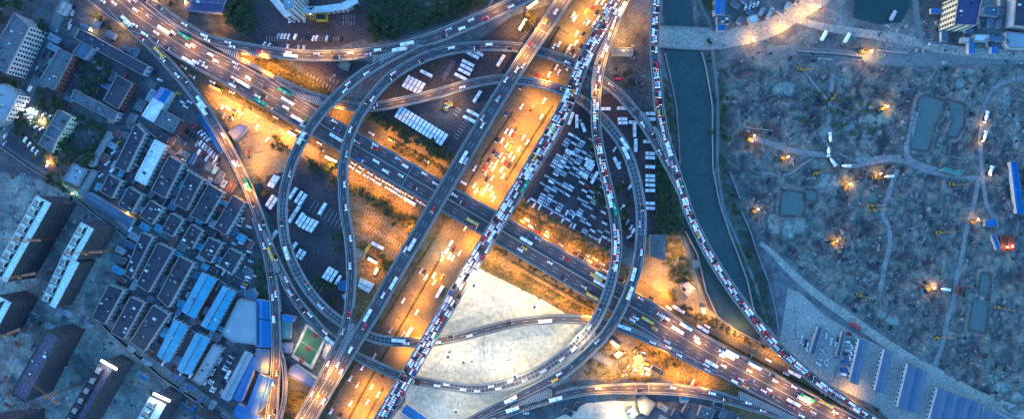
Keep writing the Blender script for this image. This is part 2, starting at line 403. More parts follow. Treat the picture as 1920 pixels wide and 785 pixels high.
deck('E1', [(481,405,7.9,4,9),(490,432,7.9,6,9),(502,474,7.8,8,9),(510,518,7.6,9,9),(515,560,7.2,9.5,9.5),(517,600,6.8,9.5,9.5),(519,650,6.2,9.5,9.5),(516,712,5.6,9.5,9.5),(509,785,5,12,12),(500,840,4.6,14,14)],
    'down ramp splitting off beside the blue sheds and lit orange at its foot', 2, skipL=[((483,405),(511,520)),((518,670),(519,680))], dz=-.02)
deck('E2', [(527,655,5.9,3,3),(532,680,5.6,4,4),(535,710,5.2,4.5,4.5),(533,750,4.8,4.5,4.5),(524,790,4.4,4.5,4.5),(515,830,4.2,4.5,4.5)],
    'narrow orange-lit slip ramp pressed against the down ramp near the sports court', 1, thick=1.0, skipR=[((527,655),(529,665))], dashes=False, dz=.06)
deck('D', [(1195,-45,16,7,7),(1172,0,16,8,8),(1151,50,16,8,8),(1131,106,16,8.5,8.5),(1121,152,16,8.8,8.8),(1117,200,16,9,9),(1119,251,16,9.5,9.5),(1129,304,16,9.5,9.5),(1141,355,16,9.5,9.5),(1151,400,16,10,10),(1156,441,16,10,10),(1155,485,16,9.5,9.5),(1145,530,16,10,10),
    (1134,564,15.6,10,10),(1118,598,15,10,10),(1099,624,14.2,10.5,10.5),(1062,661,12.6,11,11),(1012,695,10.6,11,11),(960,717,9,11,11),(900,728.5,8.1,10.5,10.5),(850,724,8,9,9),(800,716,8,9,9),(770,710.5,8,8.5,8.5)],
    'jammed loop leaving the crowded flyover, its lower arc a grid of joints', 2, skipR=[((1195,-45),(1118,180))], dz=.05, ladder=[((1152,505),(812,718))], joints=[(1154,500)])
deck('G', [(1560,815,8,7,7),(1500,789,8,8,8),(1440,769,8,9.5,9.5),(1395,756,8,9.5,9.5),(1345,742,8.3,10,10),(1300,733,8.8,10.5,10.5),(1250,728,9.3,11,11),(1200,727,9.8,11,11),(1138,728,10.4,9.5,9),(1087,733,10.9,9,9),(1036,745,11.1,9,9),(985,760,11,9,9),(940,776,10.6,9,9),(895,795,10.2,9,9),(850,815,10,9,9)],
    'bottom ramp with tan edge walls bowing over the workers compound', 2, skipR=[((1560,815),(1372,748)),((1042,744),(850,815))], dz=-.02, joints=[(1218,727)])
deck('K', [(1236,-50,12,9.5,9.5),(1231,0,12,9.5,9.5),(1227.5,51,12,9.2,9.2),(1227.5,102,12,9,9),(1232,153,12,9,9),(1236,200,12,9.2,9.2),(1246,250,12,8.5,8),(1256,285,12,8.5,8),(1267,322,12,9,10),(1280,362,12,9.3,9.3),(1292,400,12,9,9),(1311,440,12,9.2,9.2),(1332,480,12,9.5,9.5),
    (1370,539,12,9.7,9.7),(1412,595,12,9.7,9.7),(1445,636,12,10,10),(1482,672,11.5,10,10),(1533,716,10.4,10,10),(1578,747,9.4,9.5,9.5),(1627,780,8.4,9,9),(1690,820,8,9,9)],
    'jammed canal-side flyover curving from the top down to the lower right', 2, skipL=[],skipR=[((1238,215),(1266,318)),((1590,755),(1690,820))], dz=0)
deck('B', [(1110,-90,16,14,14),(1056,0,16,14,14),(1018,58,16,13.5,13.5),(976,120,16,13.5,13.5),(925,200,16,14,14),(880,277,16,14,14),(807,400,16,13.8,13.8),(735,523,16,13.6,13.6),(699,587,16,13.3,13.3),(670,633,16,13.3,13.3),(640,684,16,13.3,13.3),(578,786,16,14,14),(540,850,16,14,14)],
    'dark straight flyover with light traffic crossing the whole frame', 3, skipL=[], skipR=[((664,642),(540,850))], dz=0, joints=[(1018,58),(997,85),(760,480)])
deck('C', [(1208,-90,16,13,13),(1157,0,16,12.5,12.5),(1128,53,16,12.5,12.5),(1095,113,16,13,13),(1060,200,16,13.3,13.3),(1000,306,16,13.3,13.3),(944,400,16,13.5,13.5),(886,496,16,14,14),(834,585,16,14,14),(765,702,16,14,14),(716,785,16,14.5,14.5),(680,846,16,14.5,14.5)],
    'straight flyover packed with queued traffic beside the dark one', 3, skipL=[((1208,-90),(1107,95))], dz=0)
# curves above run downwards on the picture: left of travel is the picture's right for B and C
gore('A', [(291,20),(340,50),(390,73),(444,86)], [(291,22),(340,58),(393,84),(450,116)], 8.10)
gore('A', [(450,96),(480,101),(510,106)], [(450,102),(480,107),(510,112)], 8.55, ch=False)
gore('A', [(450,106),(480,121),(515,142)], [(450,115),(480,130),(515,151)], 8.12)
gore('A', [(515,150),(560,173),(604,183)], [(515,152),(560,183),(604,201)], 8.12)
gore('I', [(788,82),(750,90),(720,100),(697,107)], [(788,84),(750,99),(720,114),(697,124)], 15.68)
gore('C', [(1158,22),(1146,50),(1125,88),(1112,122)], [(1160,24),(1150,50),(1136,88),(1122,122)], 16.10)
gore('D', [(1113,122),(1109,150),(1109,185)], [(1121,122),(1115,150),(1111,185)], 16.14)
gore('K', [(1262,325),(1247,290),(1234,262),(1222,236)], [(1264,322),(1252,286),(1243,258),(1232,238)], 12.08)
gore('K', [(1224,237),(1212,216),(1202,206)], [(1217,245),(1206,226),(1198,214)], 10.62)
gore('E', [(492,430),(502,465),(509,492),(517,514)], [(496,430),(510,463),(519,486),(527,508)], 8.06)
gore('E1', [(514,514),(519,545),(524,583)], [(519,514),(524,545),(528,583)], 7.72)
gore('E', [(520,512),(531,535),(540,556)], [(526,510),(537,533),(545,551)], 8.10)
gore('B', [(606,712),(632,668),(648,634),(656,603)], [(610,714),(641,668),(657,634),(667,606)], 16.10)
gore('A', [(1284,661),(1240,640),(1200,619),(1166,601)], [(1284,664),(1240,649),(1200,629),(1166,617)], 8.12)
gore('A', [(1520,797),(1480,776),(1440,756),(1385,731)], [(1520,800),(1480,787),(1440,769),(1385,748)], 8.12)
gore('G', [(955,762),(988,746),(1012,733),(1030,722)], [(955,765),(995,755),(1020,748),(1040,741)], 12.2 if False else 11.75)
gore('G', [(1028,722),(1050,713),(1068,702)], [(1034,727),(1054,718),(1072,705)], 13.4)
gore('G', [(1040,734),(1062,728),(1087,722)], [(1040,740),(1062,734),(1087,727)], 11.35)
piers()
# ------------------------------------------------------------------ projected helpers
for k, cv in DECKS.items():
    z = cv.c[:, 2]; f = SC*(H-z)/H
    cv.px = np.stack([960+cv.c[:, 0]/f, 392.5-cv.c[:, 1]/f, cv.c[:, 3]/f, cv.c[:, 4]/f, z], 1)
def to_px(p):
    f = SC*(H-p[2])/H; return 960+p[0]/f, 392.5-p[1]/f
def covered(p, margin=1.0, skip=None):
    x, y = to_px(p)
    for k, cv in DECKS.items():
        if cv is skip: continue
        d = np.hypot(cv.px[:,0]-x, cv.px[:,1]-y); i = int(np.argmin(d))
        if cv.px[i,4] > p[2]+1.5 and d[i] < max(cv.px[i,2], cv.px[i,3])+margin: return True
    return False
def near_deck(p, margin):
    """would something standing here poke into or through a deck"""
    for k, cv in DECKS.items():
        d = np.hypot(cv.c[:,0]-p[0], cv.c[:,1]-p[1]); i = int(np.argmin(d))
        if d[i] < max(cv.c[i,3], cv.c[i,4])+margin: return True
    return False
def inpoly(x, y, poly):
    x = np.asarray(x, float); y = np.asarray(y, float); r = np.zeros(x.shape, bool); n = len(poly); j = n-1
    for i in range(n):
        xi, yi = poly[i]; xj, yj = poly[j]
        c = ((yi > y) != (yj > y)) & (x < (xj-xi)*(y-yi)/((yj-yi) if yj != yi else 1e-9)+xi)
        r ^= c; j = i
    return r

# ------------------------------------------------------------------ terrain
RIVER = [(1240,-110),(1242,0),(1247,48),(1246,94),(1255,140),(1267,200),(1271,251),(1274,307),(1277,360),(1284,433),(1300,470),(1316,512),(1324,545),(1343,592),(1378,618),(1425,640),(1428,615),(1411,573),(1401,527),(1383,476),(1368,438),(1355,400),(1348,378),(1336,315),(1335,251),(1335,200),(1332,178),(1322,122),(1315,97),(1303,48),(1298,0),(1296,-110)]
GX0, GX1, GY0, GY1, GS = -120, 2040, -110, 900, 3
gx = np.arange(GX0, GX1+1, GS, float); gy = np.arange(GY0, GY1+1, GS, float)
X, Y = np.meshgrid(gx, gy); ny, nx = X.shape
def vnoise(scale, seed, octs=4):
    r = np.random.default_rng(seed); out = np.zeros(X.shape); amp = 1.0; tot = 0
    for o in range(octs):
        s = scale/2**o
        g = r.random((int((GY1-GY0)/s)+4, int((GX1-GX0)/s)+4))
        fx = (X-GX0)/s; fy = (Y-GY0)/s; ix = fx.astype(int); iy = fy.astype(int); tx = fx-ix; ty = fy-iy
        tx = tx*tx*(3-2*tx); ty = ty*ty*(3-2*ty)
        v = (g[iy,ix]*(1-tx)+g[iy,ix+1]*tx)*(1-ty)+(g[iy+1,ix]*(1-tx)+g[iy+1,ix+1]*tx)*ty
        out += amp*v; tot += amp; amp *= .55
    return out/tot
def blur(a, n):
    for _ in range(n):
        a = (a+np.roll(a,1,0)+np.roll(a,-1,0)+np.roll(a,1,1)+np.roll(a,-1,1))/5
    return a
SITE = [(1405,-120),(1440,80),(1350,100),(1352,200),(1362,330),(1395,410),(1440,500),(1520,560),(1620,640),(1760,715),(1900,790),(2000,840),(2050,840),(2050,-120)]
SITEN = [(1345,120),(1920,128),(2050,130),(2050,820),(1900,772),(1760,690),(1620,598),(1520,525),(1452,465),(1400,395),(1366,320),(1356,200)]
rv = blur(inpoly(X, Y, RIVER).astype(float), 2)
site = blur(inpoly(X, Y, SITEN).astype(float), 3)
sitem = inpoly(X, Y, SITE)
n1, n2, n3, n4 = vnoise(60, 1), vnoise(24, 2), vnoise(9, 3, 2), vnoise(120, 4)
TRACKS = [  # px polyline, half width px
 ([(1562,138),(1559,165),(1556,200),(1553,240),(1551,288)], 4), ([(1551,288),(1560,303),(1578,311),(1602,311),(1640,297),(1690,293)], 3.5),
 ([(1556,290),(1520,288),(1480,280),(1440,268),(1412,257)], 5), ([(1506,132),(1524,155),(1550,186)], 2.6), ([(1522,298),(1505,308),(1480,326),(1468,328)], 2.6),
 ([(1682,318),(1672,345),(1662,375),(1655,400),(1666,425),(1668,460),(1658,500),(1650,545)], 4.5),
 ([(1835,330),(1826,380),(1812,430),(1805,470),(1794,520),(1788,560),(1776,600),(1768,640),(1752,684)], 4.2),
 ([(1960,142),(1905,148),(1868,162),(1848,190),(1840,230),(1838,270),(1842,330),(1852,390),(1870,410)], 4),
 ([(1600,311),(1680,300),(1730,318),(1780,330),(1840,334)], 4), ([(1716,210),(1706,250),(1700,290),(1720,308),(1765,322)], 6)]
POOLS = [([(1724,184),(1737,180),(1768,190),(1766,212),(1752,232),(1742,272),(1738,282),(1708,278),(1712,240)],'pond'),
 ([(1467,358),(1504,362),(1508,388),(1502,404),(1463,402)],'pond'), ([(1511,356),(1532,360),(1530,376),(1512,374)],'pond'),
 ([(1840,512),(1856,515),(1853,553),(1836,550)],'pond'), ([(1826,560),(1852,562),(1846,622),(1816,616)],'pond'),
 ([(1776,188),(1808,198),(1806,235),(1790,258),(1776,252),(1788,225)],'pond'),
 ([(1604,-20),(1704,-20),(1704,12),(1690,42),(1650,46),(1600,34)],'darkpond')]
def dist_poly(pl):
    d = np.full(X.shape, 1e9)
    for (x0,y0),(x1,y1) in zip(pl, pl[1:]):
        dx, dy = x1-x0, y1-y0; t = np.clip(((X-x0)*dx+(Y-y0)*dy)/(dx*dx+dy*dy), 0, 1)
        d = np.minimum(d, np.hypot(X-x0-t*dx, Y-y0-t*dy))
    return d
dt = np.full(X.shape, 1e9)
for pl, w in TRACKS: dt = np.minimum(dt, dist_poly(pl)-w)
dp = np.full(X.shape, 1e9)
for pl, k in POOLS:
    dd = dist_poly(pl+[pl[0]]); ins = inpoly(X, Y, pl); dp = np.minimum(dp, np.where(ins, -dd, dd))
rough = (n2-.5)*4.5+(n3-.5)*3.0+(n1-.5)*3
flat = np.clip((dt-1)/6, 0, 1)*np.clip((dp-2)/6, 0, 1)
Hh = site*rough*flat
Hh += site*1.3*np.exp(-((dp-4.0)/2.2)**2)          # spoil banks round the settling ponds
Hh = Hh*(1-rv)-3.2*rv
bank = (X > 1330)&(X < 1420)
C0 = np.zeros(X.shape+(3,))
def zc(mask, a, b, t): 
    m = mask[..., None]; tt = np.clip(t, 0, 1)[..., None]
    return m*(np.array(a)*(1-tt)+np.array(b)*tt)
k1 = np.clip((n2-.3)*2.6, 0, 1); k2 = np.clip((n1-.35)*3.2, 0, 1)
C0[:] = np.array((.10,.105,.125))*(1-k1[...,None])+np.array((.17,.18,.205))*k1[...,None]
def paint(poly, a, b, t=None, soft=1):
    global C0
    m = blur(inpoly(X, Y, poly).astype(float), soft)[..., None]; tt = (k1 if t is None else t)[..., None]
    C0 = C0*(1-m)+m*(np.array(a)*(1-tt)+np.array(b)*tt)
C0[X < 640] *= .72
paint([(-120,300),(120,345),(200,400),(250,420),(200,590),(300,690),(420,770),(520,900),(-120,900)], (.17,.18,.19), (.33,.37,.36), np.clip((n2-.35)*3.4,0,1))   # building land
paint([(40,25),(105,60),(160,100),(100,330),(60,330),(0,240),(-100,300),(-100,40)], (.05,.055,.08),(.10,.11,.14))
paint([(270,-40),(520,-40),(540,30),(600,60),(480,95),(400,60),(330,20)], (.06,.06,.06),(.13,.12,.12))
paint([(680,-60),(1000,-60),(930,5),(850,40),(760,70),(690,82),(660,40)], (.045,.06,.05),(.09,.10,.085))
paint([(1180,-60),(1240,-60),(1242,100),(1262,210),(1275,330),(1290,440),(1340,590),(1280,560),(1230,430),(1235,300),(1190,200),(1140,110)], (.09,.08,.085),(.24,.21,.21), k2)
paint([(1215,290),(1262,290),(1285,430),(1285,470),(1215,470)], (.045,.055,.045),(.08,.085,.06))
paint([(1298,-80),(1345,-80),(1345,60),(1405,390),(1450,600),(1440,640),(1400,540),(1335,300)], (.05,.065,.06),(.11,.13,.12))
paint([(1345,-80),(1580,-80),(1500,30),(1440,60),(1345,60)], (.08,.09,.09),(.17,.18,.18), k2)
paint([(1440,90),(1560,30),(1600,-80),(2050,-80),(2050,130),(1345,120)], (.07,.075,.085),(.20,.22,.22), k2)
paint(SITEN, (.09,.088,.088), (.185,.20,.185), np.clip((n2*.5+n3*.5-.38)*3.2,0,1), 2)
Cpre = C0.copy()
sm = np.clip(site, 0, 1)[..., None]
blotch = np.clip((n4*.5+n1*.5-.55)*6, 0, 1)[..., None]*sm
C0 = C0*(1-blotch*.35)+blotch*.35*np.array((.22,.26,.245))
dk = np.clip((.42-(n1*.5+n2*.5))*9, 0, 1)[..., None]*sm
C0 = C0*(1-.55*dk)+.55*dk*np.array((.04,.035,.045))
# light spoil and dumped sand patches
for (x, y, rx, ry) in ((1500,425,17,14),(1480,430,12,20),(1452,420,10,22),(1620,225,14,8),(1625,258,8,9),(1640,225,22,12),(1590,235,14,10),(1815,135,16,5),(1800,155,8,9),(1810,172,9,6),(1885,190,9,22),(1905,245,6,30),(1652,588,9,8),(1675,600,14,8),(1630,590,7,6),(1885,725,18,11),(1860,708,10,8),(1905,745,12,8),(1470,165,20,12),(1550,250,12,14),(1620,295,20,8),(1550,345,20,18),(1800,95,14,6)):
    d = np.hypot((X-x)/rx, (Y-y)/ry)+(n3-.5)*1.3
    m = np.clip((1.05-d)*4, 0, 1)[..., None]; C0 = C0*(1-m)+m*np.array((.27,.32,.30))
for (x, y, r) in ((1737,488,13),(1640,498,14),(1610,180,12),(1515,235,14),(1580,470,18),(1400,250,12),(1420,375,14),(1690,175,9),(1790,275,10)):
    d = np.hypot(X-x, Y-y)/r+(n3-.5)*1.1; m = np.clip((1-d)*3, 0, 1)[..., None]; C0 = C0*(1-m)+m*np.array((.05,.045,.055))
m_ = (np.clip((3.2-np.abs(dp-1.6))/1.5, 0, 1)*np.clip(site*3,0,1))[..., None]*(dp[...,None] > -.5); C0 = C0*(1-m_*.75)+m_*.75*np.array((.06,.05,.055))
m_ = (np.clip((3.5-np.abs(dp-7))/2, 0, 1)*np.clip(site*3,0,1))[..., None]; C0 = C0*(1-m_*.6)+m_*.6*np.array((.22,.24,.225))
Hh[np.abs(X-GX0) < 10] = 0; Hh[np.abs(X-GX1) < 10] = 0
edge = (X <= GX0+6)|(X >= GX1-6)|(Y <= GY0+6)|(Y >= GY1-6)
Hh = np.where(edge, 0, Hh)
V = np.stack([(X-960)*SC, (392.5-Y)*SC, Hh], -1).reshape(-1, 3)
idx = np.arange(nx*ny).reshape(ny, nx)
F = np.stack([idx[1:,:-1], idx[1:,1:], idx[:-1,1:], idx[:-1,:-1]], -1).reshape(-1, 4)
me = bpy.data.meshes.new('ground')
nb = len(V); far = 6000.0
corner = [V[idx[0,0]], V[idx[0,-1]], V[idx[-1,-1]], V[idx[-1,0]]]
ov = np.array([(-far,far,0),(far,far,0),(far,-far,0),(-far,-far,0)])
ring_idx = [idx[0,0], idx[0,-1], idx[-1,-1], idx[-1,0]]
VV = np.vstack([V, ov])
extra = []
for a in range(4):
    b = (a+1)%4; extra.append((ring_idx[a], nb+a, nb+b, ring_idx[b]))
me.from_pydata([], [], [])
me.vertices.add(len(VV)); me.vertices.foreach_set('co', VV.astype(np.float32).ravel())
FF = np.vstack([F, np.array(extra)[:, ::-1]])
me.loops.add(FF.size); me.loops.foreach_set('vertex_index', FF.astype(np.int32).ravel())
me.polygons.add(len(FF)); me.polygons.foreach_set('loop_start', np.arange(0, FF.size, 4, dtype=np.int32)); me.polygons.foreach_set('loop_total', np.full(len(FF), 4, np.int32))
me.update(calc_edges=True); me.validate()
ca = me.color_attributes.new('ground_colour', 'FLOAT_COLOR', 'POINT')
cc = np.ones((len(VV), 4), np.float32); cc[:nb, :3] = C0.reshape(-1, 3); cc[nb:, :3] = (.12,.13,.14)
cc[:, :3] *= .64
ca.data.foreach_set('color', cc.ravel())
gm = bpy.data.materials.new('ground'); gm.use_nodes = True; nt = gm.node_tree; bs = nt.nodes['Principled BSDF']; bs.inputs['Roughness'].default_value = .95
at = nt.nodes.new('ShaderNodeAttribute'); at.attribute_name = 'ground_colour'
geo = nt.nodes.new('ShaderNodeNewGeometry'); last = at.outputs['Color']
for sc_, lo, hi in ((.09,.62,1.45),(.5,.55,1.5),(1.6,.7,1.35)):
    nn = nt.nodes.new('ShaderNodeTexNoise'); nn.inputs['Scale'].default_value = sc_; nn.inputs['Detail'].default_value = 9 if sc_ < .2 else 4; nn.inputs['Roughness'].default_value = .75; nn.inputs['Distortion'].default_value = 1.2
    nt.links.new(geo.outputs['Position'], nn.inputs['Vector'])
    mr = nt.nodes.new('ShaderNodeMapRange'); mr.inputs['From Min'].default_value = .32; mr.inputs['From Max'].default_value = .68; mr.inputs['To Min'].default_value = lo; mr.inputs['To Max'].default_value = hi
    nt.links.new(nn.outputs['Fac'], mr.inputs['Value'])
    vm = nt.nodes.new('ShaderNodeVectorMath'); vm.operation = 'SCALE'; nt.links.new(last, vm.inputs[0]); nt.links.new(mr.outputs['Result'], vm.inputs['Scale']); last = vm.outputs['Vector']
nh = nt.nodes.new('ShaderNodeTexNoise'); nh.inputs['Scale'].default_value = .045; nh.inputs['Detail'].default_value = 8; nh.inputs['Roughness'].default_value = .7; nh.inputs['Distortion'].default_value = 2.0
nt.links.new(geo.outputs['Position'], nh.inputs['Vector'])
rh = nt.nodes.new('ShaderNodeValToRGB'); rh.color_ramp.elements[0].position = .40; rh.color_ramp.elements[1].position = .60
rh.color_ramp.elements[0].color = (1.16,.97,.93,1); rh.color_ramp.elements[1].color = (.90,1.05,.98,1); nt.links.new(nh.outputs['Fac'], rh.inputs['Fac'])
vh = nt.nodes.new('ShaderNodeVectorMath'); vh.operation = 'MULTIPLY'; nt.links.new(last, vh.inputs[0]); nt.links.new(rh.outputs['Color'], vh.inputs[1]); last = vh.outputs['Vector']
nt.links.new(last, bs.inputs['Base Color'])
me.materials.append(gm)
link('ground', me, kind='structure')
def gz(x, y):
    """terrain height under a px position"""
    fx = min(max((x-GX0)/GS, 0), nx-1.001); fy = min(max((y-GY0)/GS, 0), ny-1.001); i, j = int(fx), int(fy); u, v = fx-i, fy-j
    return float((Hh[j,i]*(1-u)+Hh[j,i+1]*u)*(1-v)+(Hh[j+1,i]*(1-u)+Hh[j+1,i+1]*u)*v)
def sheet(name, poly, key, z, kind='structure', **kw):
    mb = MB(); pts = [P(x, y, 0) for x, y in poly]
    A = sum(pts[i].x*pts[(i+1)%len(pts)].y-pts[(i+1)%len(pts)].x*pts[i].y for i in range(len(pts)))
    if A < 0: pts = pts[::-1]
    mb.face([(p.x, p.y, z) for p in pts], key)
    return mb.build(name, None, kind=kind, **kw)
def ribbon(name, rows, key, z, drape=False, parent=None, kind='structure', kerb=False, mbin=None, **kw):
    """rows (x, y, halfwidth px)"""
    cv = Curve([(x, y, 0, w) for x, y, w in rows], 3.0); mb = mbin or MB(); prev = None
    for i in range(len(cv.c)):
        c = cv.c[i]; a = (c[0]+cv.n[i][0]*c[3], c[1]+cv.n[i][1]*c[3]); b = (c[0]-cv.n[i][0]*c[4], c[1]-cv.n[i][1]*c[4])
        za = zb = z
        if drape:
            za = z+max(gz(*to_px((a[0],a[1],0))), gz(*to_px((c[0],c[1],0)))-.1); zb = z+max(gz(*to_px((b[0],b[1],0))), gz(*to_px((c[0],c[1],0)))-.1)
        pa = (*a, za); pb = (*b, zb)
        if prev: mb.face((prev[1], pb, pa, prev[0]), key)
        prev = (pa, pb)
    if mbin is None: mb.build(name, parent, kind=kind, **kw)
    return cv
# water
mb = MB(); cxr = sum(p[0] for p in RIVER)/len(RIVER)
pts = [P(x, y, 0) for x, y in RIVER]
mb.face([(p.x, p.y, -1.7) for p in pts[::-1]], 'water')
ar = sum(pts[i].x*pts[(i+1)%len(pts)].y-pts[(i+1)%len(pts)].x*pts[i].y for i in range(len(pts)))
if ar > 0: mb.f = [tuple(range(len(pts)))]; mb.v = [(p.x, p.y, -1.7) for p in pts]
mb.build('river_water', kind='structure')
for i, (pl, k) in enumerate(POOLS): sheet('pond_water', pl, k, .12)
for i, (pl, w) in enumerate(TRACKS): ribbon('dirt_track', [(x, y, w) for x, y in pl], 'track', .10+.012*i, True)
# roads at grade
street = [(1173,-110,52),(1106,0,50),(1035,117,56),(992,200,60),(940,290,60),(875,400,62),(805,520,66),(766,586,62),(710,677,62),(647,785,62),(600,862,62)]
arows = [(60,-128),(150,-52),(218,-2),(255,28),(300,59),(367,102),(428,133),(480,163),(540,197),(602,233),(720,303),(817,359),(960,443),(1128,541),(1215,592),(1302,645),(1370,683),(1440,720),(1520,762),(1600,803),(1700,855)]
def offrows(rows, off, w, x0=-999, x1=9999):
    out = []; a = np.array([r[:2] for r in rows], float)
    a = np.vstack([a[i]+(a[i+1]-a[i])*(j/8) for i in range(len(a)-1) for j in range(8)]+[a[-1]]); d = np.gradient(a, axis=0); d /= np.linalg.norm(d, axis=1)[:, None]
    for p, t in zip(a, d):
        if x0 <= p[0]-t[1]*off <= x1: out.append((p[0]-t[1]*off, p[1]+t[0]*off, w))     # +off = picture-down side
    return out
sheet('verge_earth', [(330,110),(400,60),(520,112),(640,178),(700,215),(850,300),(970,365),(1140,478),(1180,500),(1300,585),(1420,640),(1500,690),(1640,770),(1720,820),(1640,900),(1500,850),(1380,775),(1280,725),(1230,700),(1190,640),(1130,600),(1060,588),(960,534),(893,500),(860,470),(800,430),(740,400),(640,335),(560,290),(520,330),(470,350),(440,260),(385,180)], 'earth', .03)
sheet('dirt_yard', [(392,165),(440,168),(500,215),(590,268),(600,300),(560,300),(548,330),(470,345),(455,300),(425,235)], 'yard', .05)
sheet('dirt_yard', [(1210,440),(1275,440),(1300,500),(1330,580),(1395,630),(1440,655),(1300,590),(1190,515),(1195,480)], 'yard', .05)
sheet('sand_lot', [(893,500),(960,533),(1020,563),(1062,588),(1110,594),(1120,640),(1080,690),(1030,722),(960,752),(900,778),(850,800),(800,830),(730,860),(700,830),(760,752),(765,700),(830,600)], 'sand', .06)
sheet('sand_lot', [(1010,800),(1060,775),(1100,755),(1150,750),(1190,752),(1200,850),(1000,850)], 'sand', .06)
sheet('bare_lot', [(1477,540),(1500,548),(1545,590),(1612,630),(1700,672),(1780,720),(1900,785),(1900,850),(1740,850),(1640,760),(1560,722),(1500,680),(1462,640)], 'slab', .06)
sheet('car_park', [(1076,205),(1100,195),(1112,230),(1125,310),(1140,370),(1148,460),(1138,470),(1060,425),(985,372),(982,360),(1030,290)], 'yardasph', .07)
sheet('car_park', [(1125,180),(1160,170),(1195,215),(1225,260),(1240,300),(1228,420),(1218,440),(1190,470),(1158,450),(1150,380),(1130,300),(1122,230)], 'yardasph', .075)
sheet('car_park', [(690,190),(760,130),(830,98),(905,94),(975,92),(950,160),(905,210),(850,292),(820,285),(770,250),(700,222)], 'yardasph', .07)
sheet('car_park', [(560,290),(640,340),(650,400),(662,470),(655,600),(620,590),(570,540),(540,500),(520,430),(490,380),(500,330),(540,320)], 'yardasph', .07)
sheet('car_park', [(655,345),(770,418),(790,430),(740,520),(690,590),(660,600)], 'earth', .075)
sheet('car_park', [(430,-30),(700,-60),(690,70),(640,86),(560,92),(480,82),(455,75),(470,40)], 'yardasph', .04)
sheet('car_park', [(555,110),(700,118),(650,165),(620,185),(590,160)], 'yardasph', .08)
sheet('car_park', [(880,90),(960,30),(1030,10),(1000,80),(960,130),(930,96)], 'yardasph', .078)
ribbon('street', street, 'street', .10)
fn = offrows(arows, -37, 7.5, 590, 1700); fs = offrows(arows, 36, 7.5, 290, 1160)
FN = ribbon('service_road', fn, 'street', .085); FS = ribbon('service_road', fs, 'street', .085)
STREET = Curve([(x, y, 0, w) for x, y, w in street]); 
ribbon('dirt_road', [(1238,70,19),(1310,73,21),(1343,76,17),(1378,70,17),(1440,54,17),(1500,20,16),(1570,-22,14),(1640,-60,14)], 'dirtroad', .55 if False else .16)
ribbon('dirt_road', [(1490,36,6),(1540,50,7),(1600,60,8),(1700,75,9),(1760,90,9),(1840,100,9),(1960,105,9),(2030,106,9)], 'dirtroad', .13)
ribbon('asphalt_road', [(1438,92,8),(1520,97,8),(1600,104,9),(1700,112,12),(1800,108,14),(1920,106,14),(2035,108,14)], 'path', .11)
ribbon('access_road', [(1712,-100,6),(1716,0,6),(1724,56,6),(1738,84,7)], 'path', .14)
ribbon('dirt_road', [(1425,455,4),(1450,475,5),(1478,505,6.5),(1530,550,7.5),(1600,600,8),(1680,655,8),(1760,700,9),(1830,740,10),(1920,775,11),(2030,815,11)], 'dirtroad', .14)
ribbon('riverside_path', [(1300,-80,2.5),(1311,0,2.5),(1332,46,2.5),(1336,97,2.7),(1343,153,2.7),(1346,200,2.8),(1346,250,2.8),(1345,302,2.8),(1350,350,2.8),(1360,400,2.8),(1383,451,3),(1414,527,3),(1437,600,3),(1462,650,3)], 'path', .12)
ribbon('riverside_path', [(1245,130,1.8),(1250,200,1.8),(1258,260,1.8),(1268,340,1.8)], 'path', .12)
ribbon('riverside_path', [(1273,390,2.2),(1278,430,2.2),(1292,475,2.4),(1302,520,2.4),(1314,570,2.4)], 'path', .13)
ribbon('lane', [(133,-30,9),(110,30,9),(90,90,8),(66,150,7),(40,205,7),(10,245,7),(-60,330,7)], 'path', .05)
ribbon('lane', [(0,270,4),(60,310,4),(120,345,4),(180,390,4),(240,440,4)], 'path', .06)
ribbon('lane', [(190,590,6),(230,640,7),(300,690,8),(380,745,8),(450,800,9),(520,850,9)], 'track', .06)
ribbon('lane', [(250,430,7),(310,440,7),(400,520,7),(470,560,7)], 'path', .055)
ribbon('lane', [(225,355,5),(300,400,5),(370,445,5),(440,520,6)], 'path', .062)
ribbon('garden_path', [(140,238,1),(152,228,1),(165,235,1),(168,250,1),(175,265,1),(172,282,1),(155,291,1),(142,300,1),(138,308,1)], 'concrete', .05)
ribbon('garden_path', [(862,-20,3.5),(828,-5,3.5)], 'path', .05); ribbon('garden_path', [(770,-10,3),(800,5,5),(806,22,5),(795,25,2)], 'path', .055)
ribbon('garden_path', [(935,-20,3),(921,5,3),(915,20,3)], 'path', .06)
